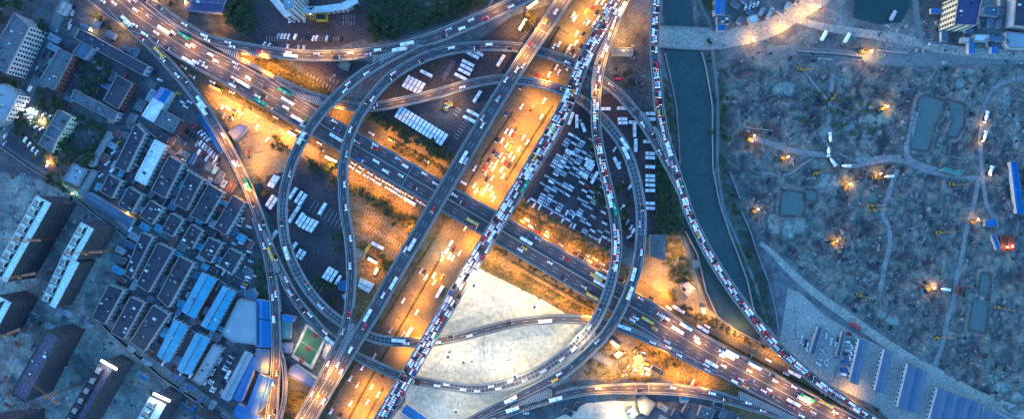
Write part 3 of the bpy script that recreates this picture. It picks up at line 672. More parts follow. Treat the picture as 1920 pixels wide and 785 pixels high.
# street markings and planted medians
mb = MB()
for o in (-33,-21,-12,-4,4,12,21,33):
    rows = offrows([r[:2] for r in street], o, .25)
    cv = Curve([(x, y, 0, .25) for x, y, w in rows]); s = 0
    while s < cv.L-6: strip(mb, cv, s, s+4, -.08, .08, .125, 'worn'); s += 12
mb.build('street_markings', kind='structure')
def planter(pl, w, label, key='hedge', hh=.9):
    cv = Curve([(x, y, 0, w) for x, y in pl], 2.0); root = empty('planted_median', (cv.c[0][0], cv.c[0][1], 0)); A_lab(root, label, 'median')
    mb = MB(); prev = None; o = root.location
    for i in range(len(cv.c)):
        c = cv.c[i]; q = []
        for off, z in ((c[3],.1),(c[3],.3),(-c[4],.3),(-c[4],.1)): q.append((c[0]+cv.n[i][0]*off-o.x, c[1]+cv.n[i][1]*off-o.y, z))
        if prev:
            for k in range(3): mb.face((prev[k], prev[k+1], q[k+1], q[k]), 'hedge' if k == 1 else 'concrete')
        prev = q
    mb.build('kerb', root)
    mb = MB()
    W = w*SC
    for _ in range(int(cv.L*max(2.0, W*2.6))):
        s = random.random()*cv.L; off = random.uniform(-1, 1)*(W*.8); p, a, _1, _2 = cv.at(s, off)
        z = .3+random.random()*hh; r = random.uniform(.22,.5); t = random.random()*6.28
        u = Vector((math.cos(t), math.sin(t), random.uniform(-.6,.6)))*r; v = Vector((-math.sin(t), math.cos(t), random.uniform(-.6,.6)))*r
        c = Vector((p.x-o.x, p.y-o.y, z)); mb.face((c-u, c-v, c+u, c+v), key)
    ob = mb.build('hedge', root)
MED = [([(828,480),(760,597),(699,702),(653,787),(620,845)],2.0,'long dark median down the middle of the wide street, starting at the green-white lamp','hedge'),
 ([(666,676),(634,730),(602,787),(570,840)],3.6,'planted strip along the wide street beside the dark flyover at the bottom','leafgold'),
 ([(719,727),(700,760),(684,790),(650,846)],2.2,'planted strip beside the crowded flyover at the bottom','leafgold'),
 ([(961,212),(930,257),(903,297)],1.7,'thin reddish median beside the dark flyover, upper part of the street','hedge'),
 ([(1037,198),(993,266),(949,338)],2.2,'thin reddish median beside the crowded flyover, upper part of the street','hedge'),
 ([(1049,50),(1026,90)],2.0,'short dark median just above the upper cross ramp','hedge'),
 ([(1041,121),(1024,151)],2.0,'short dark median between the two cross ramps','hedge'),
 ([(1064,84),(1056,99)],1.6,'tiny dark median touching the upper cross ramp','hedge'),
 ([(905,300),(800,470),(720,600)],1.8,'thin planted edge under the side of the dark flyover','leafgold')]
for m_ in MED: planter(*m_)
HEDGES = [(offrows(arows,-45,1,720,830),1.6,'reddish hedge between orange service lanes above the expressway, west of the dark flyover','hedge'),
 (offrows(arows,40,1,960,1130),2.0,'dark hedge on the orange verge between expressway and sand lot','hedge'),
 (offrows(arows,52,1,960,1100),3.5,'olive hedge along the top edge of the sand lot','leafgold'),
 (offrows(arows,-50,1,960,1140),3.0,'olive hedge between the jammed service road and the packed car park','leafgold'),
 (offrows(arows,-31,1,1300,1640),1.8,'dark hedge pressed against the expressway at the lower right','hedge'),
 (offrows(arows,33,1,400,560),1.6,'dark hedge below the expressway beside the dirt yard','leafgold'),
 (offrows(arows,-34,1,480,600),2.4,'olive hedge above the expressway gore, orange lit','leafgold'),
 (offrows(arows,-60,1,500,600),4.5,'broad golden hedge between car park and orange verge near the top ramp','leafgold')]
for r_, w_, l_, k_ in HEDGES: planter([(a, b) for a, b, c in r_], w_, l_, k_, 1.6)
# parking bay lines
def bays(poly, rows_dir, bay, pitch, ln, key='paint'):
    mb = MB(); cx = sum(p[0] for p in poly)/len(poly); cy = sum(p[1] for p in poly)/len(poly)
    t = R(rows_dir); u = (math.cos(t), math.sin(t)); v = (-u[1], u[0])
    for i in range(-30, 31):
        for j in range(-60, 61):
            x = cx+u[0]*j*bay+v[0]*i*pitch; y = cy+u[1]*j*bay+v[1]*i*pitch
            if inpoly(x, y, poly):
                a = P(x, y); b = P(x+v[0]*ln, y+v[1]*ln); d = (b-a).normalized(); n = Vector((-d.y, d.x, 0))*.14
                mb.face([(q.x, q.y, .105) for q in (a-n, b-n, b+n, a+n)], key)
    if mb.f: mb.build('bay_markings', kind='structure')
bays([(562,112),(640,150),(620,180),(588,158)], 30, 7, 17, 10); bays([(590,345),(650,390),(650,430),(585,400)], 30, 8, 26, 24)
bays([(850,200),(900,205),(868,255),(850,260)], -57, 6, 24, 10); bays([(828,118),(850,105),(842,150),(826,148)], -57, 4, 24, 9)
bays([(665,360),(770,425),(735,500),(668,440)], 31, 5.5, 22, 9); bays([(968,60),(1000,30),(990,75),(965,90)], -57, 5, 24, 9)
bays([(935,20),(1000,-5),(990,12),(930,40)], 150, 5, 26, 9); bays([(540,480),(620,520),(600,560),(570,530)], 30, 9, 30, 20)
bays([(500,62),(640,62),(640,78),(500,72)], 0, 5, 40, 9); bays([(640,28),(668,28),(668,50),(640,50)], 0, 5, 11, 8)
# ------------------------------------------------------------------ trees
def crown_mesh(name, r, hgt, key, n, seed):
    rr = random.Random(seed); mb = MB()
    lobes = [(rr.uniform(-.55,.55)*r, rr.uniform(-.55,.55)*r, hgt*rr.uniform(.55,.85), r*rr.uniform(.35,.62)) for _ in range(8)]
    for k in range(n):
        lx, ly, lz, lr = rr.choice(lobes)
        d = Vector((rr.gauss(0,1), rr.gauss(0,1), abs(rr.gauss(0,1))*.9)).normalized()*lr*rr.uniform(.6,1.05)
        c = Vector((lx, ly, lz))+d; s = rr.uniform(.28,.62)
        u = Vector((rr.gauss(0,1), rr.gauss(0,1), rr.gauss(0,.6))).normalized(); w = u.cross(Vector((rr.gauss(0,1), rr.gauss(0,1), rr.gauss(0,1)))).normalized()
        mb.face((c-u*s, c-w*s*.8, c+u*s, c+w*s*.8), key)
    return mb.mesh(name)
CROWNS = {k: [crown_mesh('crown', 3.0, 7.5, k, 420, q+i*10) for i in range(4)] for q, k in enumerate(('leafdark','leafgold'))}
def trunk_mesh():
    mb = MB(); mb.tube((0,0,-.3),(0,0,3.8),.28,.16,'bark',7)
    for a in (0,1.6,3.1,4.7): mb.tube((0,0,3.0),(math.cos(a)*1.4, math.sin(a)*1.4, 5.4),.12,.05,'bark',5)
    return mb.mesh('trunk')
TRUNK = trunk_mesh(); ntree = 0
shrubs = MB()
def tree(x, y, label, group, key='leafdark', s=1.0):
    global ntree
    p = P(x, y); 
    if near_deck(p, 2.6*s): return
    z = gz(x, y)
    if z < -.6: return
    if ntree >= 298: print('CAP'); return
    t = empty('tree', (p.x, p.y, z), random.random()*6.28, group=group); t['label'] = label; t['category'] = 'tree'
    k = s*random.uniform(.8,1.2); t.scale = (k, k, k*random.uniform(.8,1.1))
    link('trunk', TRUNK, t); link('crown', random.choice(CROWNS[key]), t); ntree += 1
def grove(poly, n, label, group, key='leafdark', s=1.0, mix=0.0, mind=8):
    xs = [p[0] for p in poly]; ys = [p[1] for p in poly]; got = []; tries = 0
    while len(got) < n and tries < n*60:
        tries += 1; x = random.uniform(min(xs), max(xs)); y = random.uniform(min(ys), max(ys))
        if not inpoly(x, y, poly) or any((x-a)**2+(y-b)**2 < (mind*s)**2 for a, b in got): continue
        got.append((x, y)); tree(x, y, label, group, 'leafgold' if random.random() < mix else key, s)
G = grove
G([(-8,-5),(66,-5),(58,22),(25,22),(0,60),(-8,60)], 14, 'dark leafy tree in the upper left corner beside the grid-fronted office block', 'trees in the upper left corner')
G([(72,35),(104,48),(90,78),(80,60)], 4, 'dark tree right behind the grid-fronted office block', 'trees behind the office block')
G([(-5,138),(42,150),(44,172),(0,160)], 6, 'dark tree below the grid-fronted office block', 'trees below the office block')
G([(62,160),(108,180),(130,190),(122,218),(92,206),(60,196)], 8, 'dark tree between the red-fronted block and the lit villa', 'trees by the lit villa')
G([(158,112),(182,105),(212,122),(205,165),(175,182),(152,165)], 14, 'dark tree in the courtyard garden beside the blue flat roof', 'courtyard garden trees')
G([(20,192),(45,200),(60,240),(48,262),(18,235)], 8, 'dark tree in front of the lit villa forecourt', 'forecourt trees')
G([(142,200),(200,232),(196,270),(180,318),(160,306),(180,262),(150,240)], 10, 'dark tree in the villa garden along its curved path', 'villa garden trees')
G([(128,262),(160,300),(120,305),(105,296)], 7, 'dark tree between the lit villa and the small pale roof', 'villa lower garden trees')
G([(100,322),(118,340),(146,356),(140,364),(100,340)], 5, 'dark tree under the small pale roof beside the lane', 'lane side trees')
G([(330,-10),(345,5),(345,30),(315,14)], 2, 'small tree by the orange verge near the navy-roofed hall', 'hall verge trees', s=.7)
G([(176,30),(186,34),(215,55),(205,60)], 3, 'small dark tree on the pavement under the expressway edge', 'pavement trees', s=.8)
G([(425,-8),(485,-8),(482,50),(466,72),(440,58),(418,42),(418,25)], 18, 'dark tree in the thicket between the navy-roofed hall and the hotel', 'thicket trees', mix=.1)
G([(664,-5),(684,-5),(680,22),(668,20)], 3, 'dark tree at the end of the curved hotel podium', 'podium end trees')
G([(692,-8),(764,-8),(786,22),(806,30),(860,-8),(915,-8),(905,10),(850,32),(780,56),(705,78),(686,58)], 52, 'dark tree in the park above the top ramp', 'park trees above the top ramp')
G([(702,208),(770,248),(850,286),(856,298),(838,306),(760,262),(696,222)], 22, 'dense tree in the green belt below the long row of parked coaches', 'green belt trees', mix=.35)
G([(566,282),(610,300),(648,328),(640,345),(590,318),(562,300)], 12, 'dark tree in the belt between expressway and coach park, left of the inner loop', 'coach park belt trees', mix=.1)
G([(664,340),(700,362),(760,398),(790,420),(770,426),(700,384),(662,360)], 13, 'olive tree in the belt along the service road under the jam', 'service road belt trees', 'leafgold', mix=0)
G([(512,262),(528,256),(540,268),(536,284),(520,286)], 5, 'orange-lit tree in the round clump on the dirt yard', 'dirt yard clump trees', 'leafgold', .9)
G([(486,330),(512,326),(505,345),(498,380),(486,360)], 4, 'olive tree beside the dirt yard next to parked coaches', 'yard edge trees', 'leafgold')
G([(598,498),(625,530),(640,560),(628,580),(600,552),(585,520)], 7, 'dark tree between the joint-grid loop and coach park', 'loop side trees')
G([(622,440),(644,430),(640,470),(628,470)], 3, 'dark tree under the edge of the inner loop', 'inner loop trees')
G([(700,478),(738,480),(725,512),(700,512)], 4, 'brown-lit tree beside the small yellow-roofed yard', 'yard trees', 'leafgold')
G([(724,412),(780,428),(775,448),(728,430)], 3, 'orange-lit tree in the car park by the dark flyover', 'car park trees', 'leafgold', .8)
G([(832,176),(856,182),(852,206),(826,206)], 5, 'golden bush on the lit island beside the white beacon', 'golden island bushes', 'leafgold', .7, mind=6)
G([(802,112),(826,112),(826,124),(804,126)], 3, 'golden bush on the half-round island under the inner loop', 'half-round island bushes', 'leafgold', .7, mind=6)
G([(1080,212),(1110,220),(1112,240),(1076,232)], 2, 'dark tree at the top corner of the packed car park', 'car park corner trees')
G([(1168,135),(1184,128),(1186,168),(1168,160)], 5, 'dark tree beside the ramp near the blue-and-white hut', 'hut trees', s=.9)
G([(1148,330),(1170,330),(1186,380),(1184,440),(1165,440),(1160,380)], 8, 'dark tree between the jammed loop and the joint-grid loop', 'trees inside the loops')
G([(1096,345),(1118,350),(1124,385),(1100,380)], 3, 'dark tree in the packed car park beside the jammed loop', 'packed car park trees')
G([(1232,292),(1250,330),(1274,395),(1268,440),(1232,432)], 15, 'dark tree in the thicket between minibus bays and canal flyover', 'canal flyover thicket')
G([(1244,452),(1280,470),(1290,540),(1262,520),(1240,500)], 5, 'orange-lit bush on the grassy slope by the grey shed', 'slope bushes', 'leafgold', .7)
G([(1250,540),(1290,565),(1310,590),(1280,580),(1250,560)], 5, 'orange-lit tree along the service road below the slope', 'service road trees', 'leafgold', .8)
G([(1218,652),(1240,655),(1262,675),(1268,690),(1240,678)], 5, 'golden tree in the workers compound beside the merging ramp', 'compound trees', 'leafgold', .8)
G([(1326,60),(1338,120),(1340,330),(1348,395),(1338,330),(1334,200),(1322,100)], 9, 'small tree on the quay between river and riverside path', 'quay trees', s=.6)
G([(1352,120),(1362,200),(1360,300),(1376,392),(1400,470),(1430,560),(1440,600),(1420,540),(1385,440),(1352,330),(1350,200)], 16, 'dark tree in the belt between riverside path and building site', 'site edge trees', s=.8)
G([(1314,-5),(1336,-5),(1334,35),(1320,20)], 4, 'dark tree by the river beside the bright blue shed', 'blue shed trees')
G([(1525,735),(1590,742),(1660,770),(1640,775),(1560,750)], 3, 'dark bush between canal flyover and sheds', 'flyover edge bushes', s=.7)
G([(980,18),(998,28),(1000,50),(990,62),(978,30)], 4, 'golden tree beside the dark flyover at its orange-lit top', 'golden flyover trees', 'leafgold')
print('trees', ntree)
# loose shrubs on verges: one mass of ground cover
mb = MB()
def scrub(poly, n, key, h=1.6):
    n = int(n*2.2)
    xs = [p[0] for p in poly]; ys = [p[1] for p in poly]
    for _ in range(n):
        cx = random.uniform(min(xs), max(xs)); cy = random.uniform(min(ys), max(ys))
        if not inpoly(cx, cy, poly): continue
        for q in range(14):
            x = cx+random.gauss(0,1.7); y = cy+random.gauss(0,1.7); zg = gz(x, y)
            if zg < -1.4: continue
            p = P(x, y); c = Vector((p.x, p.y, zg+.1+random.random()*h)); r = random.uniform(.3,.8)
            t = random.random()*6.28; u = Vector((math.cos(t), math.sin(t), random.uniform(-.5,.5)))*r; v = Vector((-math.sin(t), math.cos(t), random.uniform(-.5,.5)))*r
            mb.face((c-u, c-v, c+u, c+v), key)
scrub([(1244,120),(1262,200),(1268,330),(1258,330),(1246,200)], 60, 'leafdark'); scrub([(1352,110),(1364,200),(1362,330),(1440,560),(1455,620),(1430,600),(1350,330)], 260, 'leafdark')
scrub([(1318,110),(1335,200),(1338,330),(1360,400),(1430,590),(1420,590),(1332,330)], 160, 'leafdark'); scrub([(1228,290),(1262,310),(1285,440),(1225,440)], 160, 'leafdark')
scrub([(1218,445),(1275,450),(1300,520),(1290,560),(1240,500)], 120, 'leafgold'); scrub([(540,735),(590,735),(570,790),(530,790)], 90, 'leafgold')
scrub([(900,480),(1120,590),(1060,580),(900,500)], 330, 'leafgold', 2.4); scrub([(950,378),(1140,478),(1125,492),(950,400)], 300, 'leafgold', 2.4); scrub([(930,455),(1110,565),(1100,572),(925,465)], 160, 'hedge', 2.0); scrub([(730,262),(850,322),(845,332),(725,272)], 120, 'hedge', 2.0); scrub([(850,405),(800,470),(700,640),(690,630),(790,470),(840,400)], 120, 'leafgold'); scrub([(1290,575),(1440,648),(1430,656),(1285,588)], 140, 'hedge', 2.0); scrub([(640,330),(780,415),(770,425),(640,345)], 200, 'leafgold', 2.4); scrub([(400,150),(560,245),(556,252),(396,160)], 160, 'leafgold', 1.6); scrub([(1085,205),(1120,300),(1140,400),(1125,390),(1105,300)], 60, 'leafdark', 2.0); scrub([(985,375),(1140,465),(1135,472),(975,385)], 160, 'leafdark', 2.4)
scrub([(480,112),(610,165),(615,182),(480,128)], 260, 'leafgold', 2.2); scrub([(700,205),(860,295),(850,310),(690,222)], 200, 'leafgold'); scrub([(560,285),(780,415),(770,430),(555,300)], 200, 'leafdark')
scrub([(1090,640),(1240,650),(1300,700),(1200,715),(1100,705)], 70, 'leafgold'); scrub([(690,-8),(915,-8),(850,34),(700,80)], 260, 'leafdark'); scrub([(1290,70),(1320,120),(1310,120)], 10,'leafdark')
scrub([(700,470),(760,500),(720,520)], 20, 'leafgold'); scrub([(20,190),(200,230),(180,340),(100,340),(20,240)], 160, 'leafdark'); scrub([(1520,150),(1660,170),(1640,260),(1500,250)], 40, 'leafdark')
scrub([(485,580),(478,500),(490,480),(500,560)], 60, 'leafdark'); scrub([(420,0),(480,0),(480,60),(430,50)], 70, 'leafdark')
mb.build('shrubbery', kind='stuff')

# rubble, spoil and wheel ruts
mb = MB(); r2 = random.Random(5)
def rubble(poly, n, keys, smin=.4, smax=1.6, clump=5):
    xs = [p[0] for p in poly]; ys = [p[1] for p in poly]
    for _ in range(n):
        cx = r2.uniform(min(xs), max(xs)); cy = r2.uniform(min(ys), max(ys))
        if not inpoly(cx, cy, poly): continue
        k = r2.choice(keys); a0 = r2.random()*3.14
        for q in range(r2.randint(1, clump)):
            x = cx+r2.gauss(0,2.2); y = cy+r2.gauss(0,2.2)
            if not (GX0 < x < GX1 and GY0 < y < GY1): continue
            j, i = int((y-GY0)/GS), int((x-GX0)/GS)
            if flat[j,i] < .35 or rv[j,i] > .02: continue
            p = P(x, y); z = gz(x, y)
            if near_deck(p, .5): continue
            sx = r2.uniform(smin, smax)*(2.4 if r2.random() < .12 else 1); sy = sx*r2.uniform(.25,.9)
            mb.box((p.x, p.y, z+sx*.14), (sx, sy, sx*.4), k, rz=a0+r2.gauss(0,.5), taper=.6)
rubble(SITEN, 3600, ('dark','track','track','concrete','formwork','roofgrey','path','track'))
rubble([(-20,300),(120,345),(200,400),(250,420),(200,590),(300,690),(420,770),(520,860),(-20,860)], 900, ('dark','concrete','slab','roofwhite','formwork','roofsteel','wallred'))
rubble([(1345,90),(1500,60),(1920,20),(1920,125),(1345,120)], 300, ('dark','concrete','track','slab'))
rubble([(1140,60),(1235,60),(1240,200),(1150,200)], 90, ('dark','concrete','roofgrey')); rubble([(560,100),(700,118),(640,190)], 30, ('dark','concrete'))
rubble([(895,515),(1050,590),(850,610)], 14, ('dark','concrete'), .3, .9, 3); rubble([(850,640),(1080,615),(1040,670),(900,715),(790,705)], 50, ('dark','dark','concrete','formwork'), .3, 1.0, 3)
mb.build('rubble', kind='stuff')
def ruts(poly, n, keys, seed):
    rr = random.Random(seed); xs = [p[0] for p in poly]; ys = [p[1] for p in poly]; mb = MB()
    for _ in range(n):
        x = rr.uniform(min(xs), max(xs)); y = rr.uniform(min(ys), max(ys)); a = rr.choice((rr.random()*6.28, 1.5+rr.gauss(0,.25), .4+rr.gauss(0,.2))); cur = rr.gauss(0,.05); w = rr.uniform(.25,.8); k = rr.choice(keys); prev = None; L = rr.randint(5, 22)
        for i in range(L):
            x += math.cos(a)*3.2; y += math.sin(a)*3.2; a += cur
            if not inpoly(x, y, poly) or not (GX0+5 < x < GX1-5 and GY0+5 < y < GY1-5): break
            j, ii = int((y-GY0)/GS), int((x-GX0)/GS)
            if flat[j,ii] < .2: prev = None; continue
            nx_, ny_ = -math.sin(a)*w, math.cos(a)*w; q = []
            for sg in (1,-1):
                p = P(x+nx_*sg, y+ny_*sg); p.z = gz(x, y)+.14; q.append(p)
            if prev: mb.face((prev[0], q[0], q[1], prev[1]), k)
            prev = q
    return mb
ruts(SITEN, 420, ('track','path','dark','formwork','slab'), 3).build('wheel_ruts', kind='structure')
ruts([(893,505),(1055,590),(1100,600),(1110,640),(1000,700),(900,720),(780,705),(850,590)], 60, ('sandtrack','sandtrack','sand'), 8).build('wheel_ruts', kind='structure')
ruts([(1480,545),(1545,590),(1612,632),(1600,715),(1530,695),(1465,640)], 60, ('track','concrete','path'), 9).build('wheel_ruts', kind='structure')
ruts([(-20,345),(120,380),(240,440),(200,590),(300,690),(420,770),(500,850),(-20,850)], 60, ('track','slab','formwork'), 4).build('wheel_ruts', kind='structure')
# ------------------------------------------------------------------ vehicles
def car_mesh(paint, lit, kind='car'):
    mb = MB()
    if kind == 'car':
        mb.box((0,0,.55),(4.5,1.82,.5),paint,taper=.94,tx=.97); mb.box((0,0,.33),(4.3,1.7,.16),'dark')
        mb.box((-.25,0,1.06),(2.7,1.66,.56),'glass',taper=.78,tx=.66,topkey=paint)
        mb.box((-.25,0,1.36),(1.72,1.24,.05),paint)
        L, W, zt = 2.25, .62, .62; wx = 1.35; wr = .33
    elif kind == 'van':
        mb.box((-.35,0,1.15),(4.3,1.95,1.5),paint,taper=.9,tx=.96); mb.box((2.1,0,.8),(1.0,1.9,.8),paint,taper=.88,tx=.7)
        mb.box((1.78,0,1.5),(.5,1.7,.5),'glass',taper=.85,tx=.4); mb.box((0,0,.33),(5.0,1.8,.16),'dark')
        L, W, zt = 2.6, .7, .8; wx = 1.6; wr = .36
    for sx in (-1, 1):
        for sy in (-1, 1): mb.tube((sx*wx, sy*.72, wr),(sx*wx, sy*.93, wr), wr, wr, 'rubber', 8)
    for sy in (-1, 1):
        mb.box((L-.05, sy*W, zt),(.28,.42,.2),'head' if lit else 'metal'); mb.box((-L+.05, sy*W, zt+.08),(.26,.42,.2),'tail' if lit else 'red')
    return mb
PAINTS = [('white','white',.56),('silver','silver',.17),('black','black',.17),('red','red',.055),('blue','blue',.015),('yellow','yellow',.02),('green','green',.02)]
CARM = {}
for kind in ('car','van'):
    for nm, k, w in PAINTS:
        for lit in (0, 1): CARM[kind, nm, lit] = car_mesh(k, lit, kind)
CARME = {k: v.mesh('%s_body' % k[0]) for k, v in CARM.items()}
def bus_parts(L, paint):
    b = MB(); b.box((0,0,1.75),(L,2.5,2.4),paint,taper=.93,tx=.985); b.box((0,0,.45),(L-.3,2.4,.3),'dark')
    w = MB()
    for s in (-1, 1): w.box((-.2, s*1.215, 2.05),(L-1.6,.06,.8),'glass')
    w.box((L/2-.03,0,1.9),(.1,2.1,1.1),'glass'); w.box((-L/2+.03,0,2.1),(.08,1.8,.7),'glass')
    r = MB(); r.box((-.8,0,3.06),(2.0,1.5,.24),'silver',taper=.9); rh_ = MB(); rh_.box((L*.3,0,3.02),(.8,.8,.14),'silver')
    t = MB()
    for sx in (-L*.32, L*.32):
        for s in (-1, 1): t.tube((sx, s*.95,.5),(sx, s*1.24,.5),.5,.5,'rubber',10)
    h = MB()
    for s in (-1, 1): h.box((L/2, s*.9,.9),(.14,.4,.25),'head')
    g = MB()
    for s in (-1, 1): g.box((-L/2, s*.95,1.0),(.14,.3,.4),'tail')
    return dict(body=b.mesh('bus_body'), window=w.mesh('bus_window'), roof_unit=r.mesh('roof_unit'), roof_hatch=rh_.mesh('roof_hatch'), wheel=t.mesh('wheel'), headlight=h.mesh('headlight'), tail_light=g.mesh('tail_light'))
BUS = {(L, c): bus_parts(L, c) for L in (7.4, 10.4, 12.0) for c in ('white','yellow','blue','green')}
def bus(p, ang, L, c, label, group, lit=False, name='bus', cat='bus'):
    t = empty(name, p, ang, group=group); t['label'] = label; t['category'] = cat
    for k, me in BUS[L, c].items():
        if not lit and k in ('headlight','tail_light'): continue
        link(k, me, t)
    return t
def truck(p, ang, label, group, drum=False, cab='white', box='white', lit=True):
    t = empty('truck', p, ang, group=group); t['label'] = label; t['category'] = 'truck'
    m = MB(); m.box((3.1,0,1.5),(1.9,2.3,2.1),cab,taper=.9,tx=.85); m.build('cab', t)
    m = MB(); m.box((4.02,0,1.9),(.1,1.9,.8),'glass'); m.build('windscreen', t)
    m = MB(); m.box((-.3,0,.7),(8.0,2.2,.35),'dark'); m.build('chassis', t)
    m = MB()
    if drum:
        m.tube((1.6,0,2.2),(-1.2,0,2.5),1.0,1.3,box,14); m.tube((-1.2,0,2.5),(-3.8,0,2.9),1.3,.5,box,14); m.build('drum', t)
    else:
        m.box((-1.2,0,2.1),(6.2,2.4,2.4),box,taper=.97); m.build('cargo_box', t)
    for sx in (2.9,-1.8,-3.0):
        m = MB()
        for s in (-1, 1): m.tube((sx, s*.85,.5),(sx, s*1.2,.5),.5,.5,'rubber',10)
        m.build('wheel', t)
    return t
cars = []   # dicts collected first, the largest in the picture become things
def pick(): 
    r = random.random(); a = 0
    for nm, k, w in PAINTS:
        a += w
        if r < a: return nm
    return 'white'
def addcar(p, ang, where, lit, kind=None, paint=None, big=None):
    if covered(p): return
    kind = kind or ('van' if random.random() < .16 else 'car')
    cars.append(dict(p=Vector(p), a=ang, w=where, lit=lit, k=kind, c=paint or pick()))
nbus = 0
def lane_traffic(cv, offs, gap, where, lit=1, s0=0, s1=None, prob=1.0, dirs=None, busp=.03, dz=.02, bphrase=None, jitter=.25, z=None, paint=None):
    global nbus
    s1 = s1 or cv.L
    for li, of in enumerate(offs):
        s = s0+random.random()*gap
        while s < s1-4:
            if random.random() < prob:
                o = of(s) if callable(of) else of
                p, a, _, _ = cv.at(s, o+random.uniform(-jitter, jitter)); p.z += dz
                if z is not None: p.z = z
                if dirs and dirs[li] < 0: a += math.pi
                r = random.random()
                if r < busp and not covered(p):
                    L = 10.4
                    if 3 < s-s0 and s < s1-10:
                        q, a2, _, _ = cv.at(s+3.5, o); q.z = p.z
                        bus(q, a, L, random.choice(('white',)*11+('yellow','green')) , 'coach driving on '+where, 'coaches driving on '+where, True); nbus += 1
                        s += 13.5+gap*.3
                else: addcar(p, a, where, lit, paint=paint)
            s += max(5.6, random.gauss(gap, gap*.16))
def lanes_of(cv, n, m=1.6):
    return [(lambda s, j=j: -np.interp(s, cv.s, cv.c[:,4])+m+(np.interp(s, cv.s, cv.c[:,3])+np.interp(s, cv.s, cv.c[:,4])-2*m)*(j+.5)/n) for j in range(n)]
D_ = DECKS
DESC = {'A':'the wide elevated expressway','I':'the top ramp past the hotel car park','H':'the western outer loop','J':'the inner western loop','F':'the eastern loop','E':'the ramp beside the blue-roofed market',
 'E1':'the down ramp beside the blue sheds','D':'the jammed loop inside the eastern loop','G':'the bottom ramp with tan edge walls','K':'the jammed canal-side flyover','B':'the dark straight flyover','C':'the crowded straight flyover'}
lane_traffic(D_['C'], lanes_of(D_['C'], 4, .9), 6.3, DESC['C'], prob=.93, dirs=[1,1,1,1])
dn = D_['D'].s_near(1150,520)
lane_traffic(D_['D'], lanes_of(D_['D'], 2), 6.6, DESC['D'], prob=.9, s1=dn)
lane_traffic(D_['D'], lanes_of(D_['D'], 2), 17, DESC['D']+', on its joint-grid arc', prob=.75, s0=dn, busp=.12)
lane_traffic(D_['K'], lanes_of(D_['K'], 2), 6.8, DESC['K'], prob=.9, s1=D_['K'].s_near(1262,310))
lane_traffic(D_['K'], lanes_of(D_['K'], 2), 6.9, DESC['K'], prob=.92, s0=D_['K'].s_near(1262,310))
lane_traffic(D_['B'], lanes_of(D_['B'], 3), 26, DESC['B'], prob=.8, busp=.16)
AW = lambda sd, j: (lambda s: sd*(1.4+((np.interp(s, D_['A'].s, D_['A'].c[:, 3 if sd > 0 else 4])-2.8)*(j+.5)/3)))
lane_traffic(D_['A'], [AW(1,0),AW(1,1),AW(1,2)], 24, DESC['A'], prob=.62, dirs=[-1]*3, busp=.2)
lane_traffic(D_['A'], [AW(-1,0),AW(-1,1),AW(-1,2)], 24, DESC['A'], prob=.62, busp=.16)
sa = D_['A'].s_near(520,185); sb = D_['A'].s_near(1230,600)
lane_traffic(D_['A'], [AW(1,0),AW(1,1),AW(-1,0),AW(-1,1),AW(-1,2)], 24, DESC['A'], prob=.7, s1=sa, dirs=[-1,-1,1,1,1], busp=.1)
lane_traffic(D_['A'], [AW(1,0),AW(1,1),AW(1,2),AW(-1,0),AW(-1,1),AW(-1,2)], 24, DESC['A'], prob=.6, s0=sb, dirs=[-1,-1,-1,1,1,1], busp=.12)
for k, g in (('I',20),('H',26),('J',24),('F',34),('E',17),('E1',26),('G',30)):
    lane_traffic(D_[k], lanes_of(D_[k], 2), g, DESC[k], prob=.75, busp=.12)
# street between the flyovers
for o in (-30,-20,-12,-6,6,12,20,30):
    lane_traffic(STREET, [o*SC*1.0], 26, 'the wide orange street', prob=.5, dirs=[1 if o < 0 else -1], dz=.12, busp=.04)
s0, s1 = STREET.s_near(925,330), STREET.s_near(880,385)
lane_traffic(STREET, [-3,0,3.2,6.4,9.6,-6], 8, 'the junction of the wide street, queued', prob=.75, s0=STREET.s_near(965,240), s1=STREET.s_near(862,420), dz=.12, busp=0)
lane_traffic(STREET, [1,4.5,8,11], 8, 'the junction of the wide street below the expressway', prob=.7, s0=STREET.s_near(845,450), s1=STREET.s_near(815,500), dz=.12, busp=0)
lane_traffic(STREET, [6,9.5,13], 9, 'the top of the wide orange street', prob=.7, s0=STREET.s_near(1120,-20), s1=STREET.s_near(1030,125), dz=.12, busp=.05)
lane_traffic(FN, [-1.7,1.6], 6.6, 'the jammed service road above the expressway', prob=.85, s0=FN.s_near(985,405), s1=FN.s_near(1190,525), dz=.1, busp=.02)
lane_traffic(FN, [-1.7,1.6], 28, 'the service road above the expressway', prob=.6, s1=FN.s_near(960,390), dz=.1, busp=.1)
lane_traffic(FN, [-1.7,1.6], 16, 'the service road at the lower right', prob=.6, s0=FN.s_near(1200,530), dz=.1, busp=.1)
lane_traffic(FS, [-1.7,1.6], 6.2, 'the jammed service road below the expressway', prob=.93, s0=FS.s_near(628,335), s1=FS.s_near(800,420), dz=.1, busp=.03, paint='white')
lane_traffic(FS, [-1.7,1.6], 18, 'the service road below the expressway', prob=.6, s1=FS.s_near(630,320), dz=.1, busp=.2)
